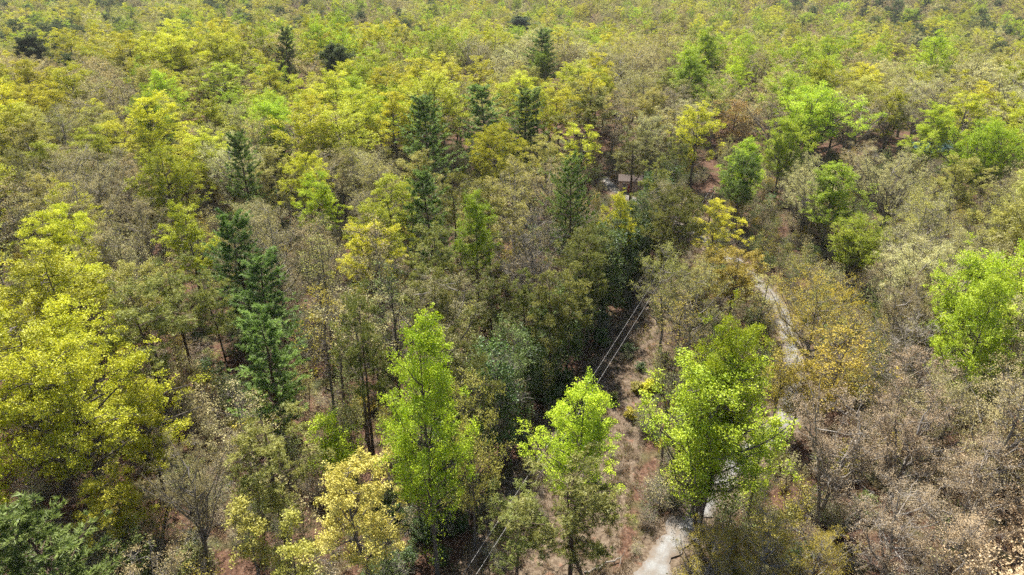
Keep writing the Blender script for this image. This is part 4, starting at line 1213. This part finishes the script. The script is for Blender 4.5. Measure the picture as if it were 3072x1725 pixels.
GRASS = leaf_mat("dry_grass", (0.20, 0.145, 0.09), (0.33, 0.255, 0.165), (0.47, 0.38, 0.26), (1.0, 0.95, 0.85), tmix=0.3, hue=0.012, gloss=0.0)
GREENG = leaf_mat("green_grass", (0.14, 0.16, 0.05), (0.22, 0.22, 0.07), (0.32, 0.30, 0.11), (1.0, 1.0, 0.7), tmix=0.3, hue=0.015, gloss=0.0)
gp = []
for i in range(3):
    me = grass_mesh(40 + i).mesh("grass_tuft", [GRASS])
    gp += [(me, [GRASS]), (me, [GREENG])]
pts = []
for _ in range(17000):
    y = brng.uniform(36, 150)
    x = brng.uniform(-16, 56)
    rd = road_dist(x, y)[0]
    if not (in_cut(x, y, 0.8) or 1.9 < rd < 3.6) or rd < 1.8:
        continue
    k = int(brng.integers(0, 3)) * 2 + (1 if brng.random() < 0.16 else 0)
    s_ = brng.uniform(0.35, 1.1)
    pts.append((x, y, float(gz(x, y)), k, brng.uniform(0, 6.283), s_ * 1.2, s_))
print("grass", len(pts))
scatter("dry_grass", "dry tan grass covering the power-line cutting and road verges", "grass", pts, gp)
# ------------------------------------------------------------------ things: shrubs in the cutting, power line, buildings, fallen logs
def simple_mat(name, col, rough=0.7, metal=0.0, var=0.15, scale=4.0, stretch=(1, 1, 1)):
    m, nt, out = new_mat(name)
    N, Lk = nt.nodes.new, nt.links.new
    tc = N("ShaderNodeTexCoord"); mp = N("ShaderNodeMapping"); mp.inputs["Scale"].default_value = stretch
    no = N("ShaderNodeTexNoise"); no.inputs["Scale"].default_value = scale; no.inputs["Detail"].default_value = 5
    mr = N("ShaderNodeMapRange"); mr.inputs[3].default_value = 1 - var; mr.inputs[4].default_value = 1 + var
    hs = N("ShaderNodeHueSaturation"); hs.inputs["Color"].default_value = (*col, 1)
    p = N("ShaderNodeBsdfPrincipled"); p.inputs["Roughness"].default_value = rough; p.inputs["Metallic"].default_value = metal
    Lk(tc.outputs["Object"], mp.inputs[0]); Lk(mp.outputs[0], no.inputs[0]); Lk(no.outputs[0], mr.inputs[0]); Lk(mr.outputs[0], hs.inputs["Value"])
    Lk(hs.outputs[0], p.inputs["Base Color"]); Lk(p.outputs[0], out.inputs[0])
    return m


def tag(o, label, cat, group=None):
    o["label"], o["category"] = label, cat
    if group:
        o["group"] = group
    return o


SHRUBS = [(1578, 890, 'K', 1.6, "dark green shrub in the grass beside the power lines"), (1612, 930, 'K', 1.1, "small round green shrub in the cutting, nearest the lime poplar of the drive"),
          (1632, 985, 'Y', 1.7, "yellow-green shrub in the sunny grass of the cutting"), (1600, 985, 'y', 1.3, "olive shrub touching the yellow-green shrub in the cutting"),
          (1540, 1010, 'g', 1.2, "grey-green shrub in the grass between wires and lime poplar"), (1585, 1050, 'O', 1.3, "orange-tinged shrub low in the sunny cutting"),
          (1520, 870, 'g', 1.2, "shaded shrub at the dark side of the cutting")]
for i, (a, b, c, h, lab) in enumerate(SHRUBS):
    x, y = spot(a * S, b * S)
    root = link("shrub", None, loc=(x, y, float(gz(x, y)) - 0.03))
    sc = h / 4.0
    root.scale = (sc * 1.25, sc * 1.25, sc)
    root.rotation_euler = (0, 0, i * 1.7)
    tag(root, lab, "shrub", "shrubs growing in the power-line cutting")
    fn, kw, bark = BRUSH['leafbush']
    kw = dict(kw, leaf=0.45, tuft=0.6)
    w, l = fn(900 + i, **kw)
    link("stems", w.mesh("shrub_stems", [BARK['grey']]), root)
    link("foliage", l.mesh("shrub_foliage", [LEAF[c]]), root)

# ---- power line
M_POLE = simple_mat("weathered_pole", (0.16, 0.13, 0.10), 0.9, stretch=(6, 6, 0.6))
M_INS = simple_mat("insulator_glaze", (0.55, 0.52, 0.48), 0.25)
M_WIRE = simple_mat("bright_conductor", (0.48, 0.46, 0.44), 0.45, 0.3, 0.05)


def tube_mesh(name, pts_, rad_, sides, mat, caps=True):
    g = Geo()
    P = np.array(pts_, float)[None]
    R_ = np.array(rad_, float)[None] if np.ndim(rad_) else np.full((1, len(pts_)), rad_)
    tubes(g, P, R_, sides)
    if caps:
        n0 = len(pts_)
        for e in (0, n0 - 1):
            ring = np.concatenate(g.v)[e * sides:(e + 1) * sides]
            c = ring.mean(axis=0)
            g.add(np.vstack([ring, c]), tris=[(i, (i + 1) % sides, sides) for i in range(sides)])
    return g.mesh(name, [mat], smooth=True)


def box_geo(g, c, s, rot=0.0, mat=0):
    c, s = np.array(c, float), np.array(s, float) / 2
    V = np.array([[x, y, z] for z in (-1, 1) for y in (-1, 1) for x in (-1, 1)], float) * s
    ca, sa = math.cos(rot), math.sin(rot)
    V = np.column_stack([V[:, 0] * ca - V[:, 1] * sa, V[:, 0] * sa + V[:, 1] * ca, V[:, 2]]) + c
    g.add(V, quads=[(0, 2, 3, 1), (4, 5, 7, 6), (0, 1, 5, 4), (2, 6, 7, 3), (0, 4, 6, 2), (1, 3, 7, 5)], mat=mat)


POLE_H = 10.8
POLES = [tuple(WIRE_B), tuple(WIRE_A - WDIR * 24.0)]
wdeg = math.atan2(WDIR[1], WDIR[0])
WIRE_C = (-0.46, 0.46)
for i, (x, y) in enumerate(POLES):
    root = link("utility_pole", None, loc=(x, y, float(gz(x, y)) - 0.3))
    root.rotation_euler = (0, 0, wdeg - math.pi / 2)
    tag(root, ["dark wooden utility pole with crossarm in the shaded end of the cutting", "wooden utility pole with crossarm standing closest to the drone"][i], "utility pole", "poles of the power line")
    link("pole", tube_mesh("pole_shaft", [(0, 0, z) for z in np.linspace(0, POLE_H + 0.5, 6)], np.linspace(0.17, 0.11, 6), 10, M_POLE), root)
    g = Geo(); box_geo(g, (0, -0.17, POLE_H), (1.5, 0.10, 0.13))
    link("crossarm", g.mesh("crossarm", [M_POLE]), root)
    for c in WIRE_C:
        link("insulator", tube_mesh("insulator", [(c, -0.17, POLE_H + dz) for dz in (0.05, 0.12, 0.16, 0.22, 0.26, 0.30)], [0.03, 0.03, 0.07, 0.04, 0.06, 0.03], 10, M_INS), root)
    for sgn in (-1, 1):
        link("brace", tube_mesh("brace", [(sgn * 0.55, -0.19, POLE_H - 0.06), (sgn * 0.06, -0.14, POLE_H - 0.7)], 0.018, 5, M_POLE), root)
for k, c in enumerate(WIRE_C):
    A = np.array([*(np.array(POLES[1]) + WNRM * c), float(gz(*POLES[1])) + POLE_H + 0.02])
    B = np.array([*(np.array(POLES[0]) + WNRM * c), float(gz(*POLES[0])) + POLE_H + 0.02])
    tt = np.linspace(0, 1, 60)
    P = A[None] * (1 - tt[:, None]) + B[None] * tt[:, None]
    P[:, 2] -= 4 * 0.9 * tt * (1 - tt)
    o = link("power_line", tube_mesh("power_line", P, 0.011, 6, M_WIRE))
    tag(o, ["bright power line over the dark side of the cutting", "bright power line on the drive side of the pair"][k], "power line", "pair of overhead wires")

# ---- buildings half hidden in the wood
M_BOARD = simple_mat("pinkish_boards", (0.40, 0.29, 0.22), 0.85, stretch=(9, 9, 0.5))
M_ROOFB = simple_mat("brown_roofing", (0.085, 0.055, 0.04), 0.8)
M_TEAL = simple_mat("teal_metal_roof", (0.10, 0.19, 0.17), 0.55, 0.0, stretch=(7, 0.3, 0.3))
M_GREYW = simple_mat("grey_siding", (0.45, 0.45, 0.44), 0.8)
M_LOGW = simple_mat("honey_logs", (0.38, 0.25, 0.14), 0.75, stretch=(0.4, 0.4, 8))
M_SLATE = simple_mat("slate_grey_roof", (0.16, 0.15, 0.18), 0.7)
M_GLASS = simple_mat("dark_glass", (0.03, 0.035, 0.04), 0.08)
M_RED = simple_mat("red_door_paint", (0.33, 0.05, 0.04), 0.6)
M_WHITE = simple_mat("white_trim", (0.78, 0.77, 0.74), 0.6)


def house(name, label, x, y, rot, L, W, Hw, pitch, mw, mr, windows, doors, md=None):
    """Gabled building with its long side along local x; openings on the side facing -y."""
    root = link(name, None, loc=(x, y, float(gz(x, y)) - 0.1))
    root.rotation_euler = (0, 0, rot)
    tag(root, label, "building")
    hr = W / 2 * math.tan(pitch)
    g = Geo()
    a, b = L / 2, W / 2
    V = [(-a, -b, 0), (a, -b, 0), (a, b, 0), (-a, b, 0), (-a, -b, Hw), (a, -b, Hw), (a, b, Hw), (-a, b, Hw), (-a, 0, Hw + hr), (a, 0, Hw + hr)]
    g.add(V, quads=[(0, 1, 5, 4), (2, 3, 7, 6), (1, 2, 6, 5), (3, 0, 4, 7)], tris=[(5, 6, 9), (7, 4, 8)])
    link("wall", g.mesh(name + "_wall", [mw]), root)
    e, t = 0.4, 0.12
    for s in (-1, 1):
        g = Geo()
        y1, z1 = s * (b + e), Hw - e * math.tan(pitch) + 0.03
        y0, z0 = 0.0, Hw + hr + 0.03
        V = [(-a - e, y0, z0), (a + e, y0, z0), (a + e, y1, z1), (-a - e, y1, z1)]
        V += [(p[0], p[1], p[2] + t) for p in V]
        g.add(V, quads=[(0, 3, 2, 1), (4, 5, 6, 7), (0, 1, 5, 4), (1, 2, 6, 5), (2, 3, 7, 6), (3, 0, 4, 7)])
        n_ = int(L / 0.45)
        for i in range(n_ + 1):
            xx = -a - e + 0.05 + (L + 2 * e - 0.1) * i / n_
            g.add([(xx - 0.025, y0, z0 + t), (xx + 0.025, y0, z0 + t), (xx + 0.025, y1, z1 + t), (xx - 0.025, y1, z1 + t),
                   (xx, y0, z0 + t + 0.04), (xx, y1, z1 + t + 0.04)], quads=[(0, 3, 5, 4), (1, 4, 5, 2)])
        link("roof", g.mesh(name + "_roof", [mr]), root)
    for (wx, wz, ww, wh) in windows:
        g = Geo(); box_geo(g, (wx, -b - 0.02, wz), (ww + 0.16, 0.07, wh + 0.16))
        fr = link("window", g.mesh("window_frame", [M_WHITE]), root)
        g = Geo(); box_geo(g, (wx, -b - 0.05, wz), (ww, 0.05, wh))
        link("pane", g.mesh("window_pane", [M_GLASS]), fr)
    for (dx, dw, dh) in doors:
        g = Geo(); box_geo(g, (dx, -b - 0.03, dh / 2), (dw, 0.07, dh))
        d = link("door", g.mesh("door_leaf", [md or M_WHITE]), root)
        g = Geo(); box_geo(g, (dx + dw * 0.38, -b - 0.09, dh * 0.48), (0.06, 0.06, 0.16))
        link("handle", g.mesh("door_handle", [M_INS]), d)
    return root


sx, sy = spot(1592 * S, 484 * S)
house("shed", "small pinkish wooden shed with brown roof half hidden behind olive pines", sx, sy + 2.0, math.radians(-8), 6.2, 4.0, 2.9, math.radians(22), M_BOARD, M_ROOFB,
      [(-1.9, 1.7, 0.7, 0.8), (1.7, 1.7, 0.8, 0.8)], [(-0.6, 0.95, 2.0)], M_RED)
hx, hy = spot(2345 * S, 362 * S, 4.5)
house("house", "house with teal metal roof half hidden behind the pointed poplar", hx, hy + 2, math.radians(14), 12.0, 8.0, 3.0, math.radians(24), M_GREYW, M_TEAL,
      [(-4, 1.6, 1.1, 1.2), (1.2, 1.6, 1.1, 1.2), (4, 1.6, 1.1, 1.2)], [(-1.4, 1.0, 2.1)])
cx_, cy_ = spot(2325 * S, 234 * S, 3)
house("cabin", "honey-coloured log cabin glimpsed between far pinkish trees", cx_, cy_, math.radians(-12), 8.0, 6.0, 3.6, math.radians(30), M_LOGW, M_ROOFB,
      [(-2.2, 1.8, 1.0, 1.1), (2.2, 1.8, 1.0, 1.1)], [(0, 1.0, 2.1)])
fx, fy = spot(598 * S, 5 * S, 5)
house("farmhouse", "far farmhouse with slate grey roof and white trim in the valley", fx, fy, math.radians(6), 20.0, 10.0, 5.0, math.radians(30), M_WHITE, M_SLATE,
      [(-6, 2, 1.4, 1.6), (-2, 2, 1.4, 1.6), (3, 2, 1.4, 1.6), (7, 2, 1.4, 1.6)], [(0.6, 1.2, 2.2)])

# ---- fallen logs (ends given in the 2575-wide picture)
LOGS = [
    ((175, 585), (275, 622), 0.13, 0.9, "long pale fallen trunk slanting among dark pines below the yellow oaks"),
    ((160, 636), (250, 613), 0.10, 0.5, "pale fallen branch crossing under the long slanting trunk"),
    ((2070, 1371), (2200, 1238), 0.30, 0.7, "thick grey fallen log in the pinkish wood"),
    ((2125, 1330), (2215, 1290), 0.20, 0.5, "grey split log lying beside the thick fallen log"),
    ((2236, 1270), (2312, 1266), 0.16, 1.2, "grey log lying level beyond the thick fallen log"),
    ((985, 702), (1072, 643), 0.09, 2.0, "thin pale dead stem leaning among bare trees"),
    ((1621, 504), (1680, 497), 0.11, 2.2, "arched pale dead branch near the yellow-olive tree at the wires"),
    ((1470, 1440), (1560, 1402), 0.12, 0.3, "bleached branch on the red clay at the bottom edge"),
    ((860, 770), (905, 742), 0.08, 1.0, "slim pale branch lying near the tall bare-trunked pine"),
    ((1975, 1126), (2008, 1150), 0.07, 0.4, "curved pale stick on the edge of the drive"),
]
for i, (A, B, r, lift, lab) in enumerate(LOGS):
    lr = np.random.default_rng(300 + i)
    ax, ay = spot(A[0] * S, A[1] * S, lift * 0.4)
    bx, by = spot(B[0] * S, B[1] * S, lift)
    p0 = np.array([ax, ay, float(gz(ax, ay)) + r * 0.7])
    p1 = np.array([bx, by, float(gz(bx, by)) + lift])
    L = np.linalg.norm(p1 - p0)
    if L > 16:
        p1 = p0 + (p1 - p0) * 16 / L
    t = np.linspace(0, 1, 9)
    P = p0[None] * (1 - t[:, None]) + p1[None] * t[:, None] + lr.normal(0, 0.12, (9, 3)) * np.array([1, 1, 0.4])
    P[:, 2] = np.maximum(P[:, 2], gz(P[:, 0], P[:, 1]) + r * 0.5)
    root = link("fallen_log", None, loc=tuple(p0))
    tag(root, lab, "log", "fallen logs and dead branches")
    link("stem", tube_mesh("log_stem", P - p0, r * np.linspace(1, 0.45, 9), 8, BARK['pale']), root)
    for k in range(5):
        q = P[lr.integers(2, 9)] - p0
        d = nrm(lr.normal(size=3) + np.array([0, 0, 0.6])) * lr.uniform(0.5, 1.6)
        link("dead_branch", tube_mesh("dead_branch", [q, q + d * 0.5 + lr.normal(0, 0.08, 3), q + d], [r * 0.4, r * 0.25, r * 0.1], 5, BARK['pale']), root)

print("triangles", sum(sum(len(p.vertices) - 2 for p in m.polygons) if len(m.polygons) < 2000 else (len(m.loops) - 2 * len(m.polygons)) for m in bpy.data.meshes))

# ------------------------------------------------------------------ the hazy air: one closed box round camera, wood and ground
_g = Geo()
box_geo(_g, (0, 1250, 38), (3600, 2900, 180))
_hm, _hnt, _hout = new_mat("haze_air")
_hv = _hnt.nodes.new("ShaderNodeVolumePrincipled")
_hv.inputs["Color"].default_value = (0.93, 0.96, 1.0, 1)
_hv.inputs["Density"].default_value = 0.00008
_hv.inputs["Anisotropy"].default_value = 0.0
_hnt.links.new(_hv.outputs[0], _hout.inputs["Volume"])
haze = link("haze", _g.mesh("haze", [_hm]))
haze["kind"] = "stuff"
haze["label"] = "thin pale blue haze over the far wood"
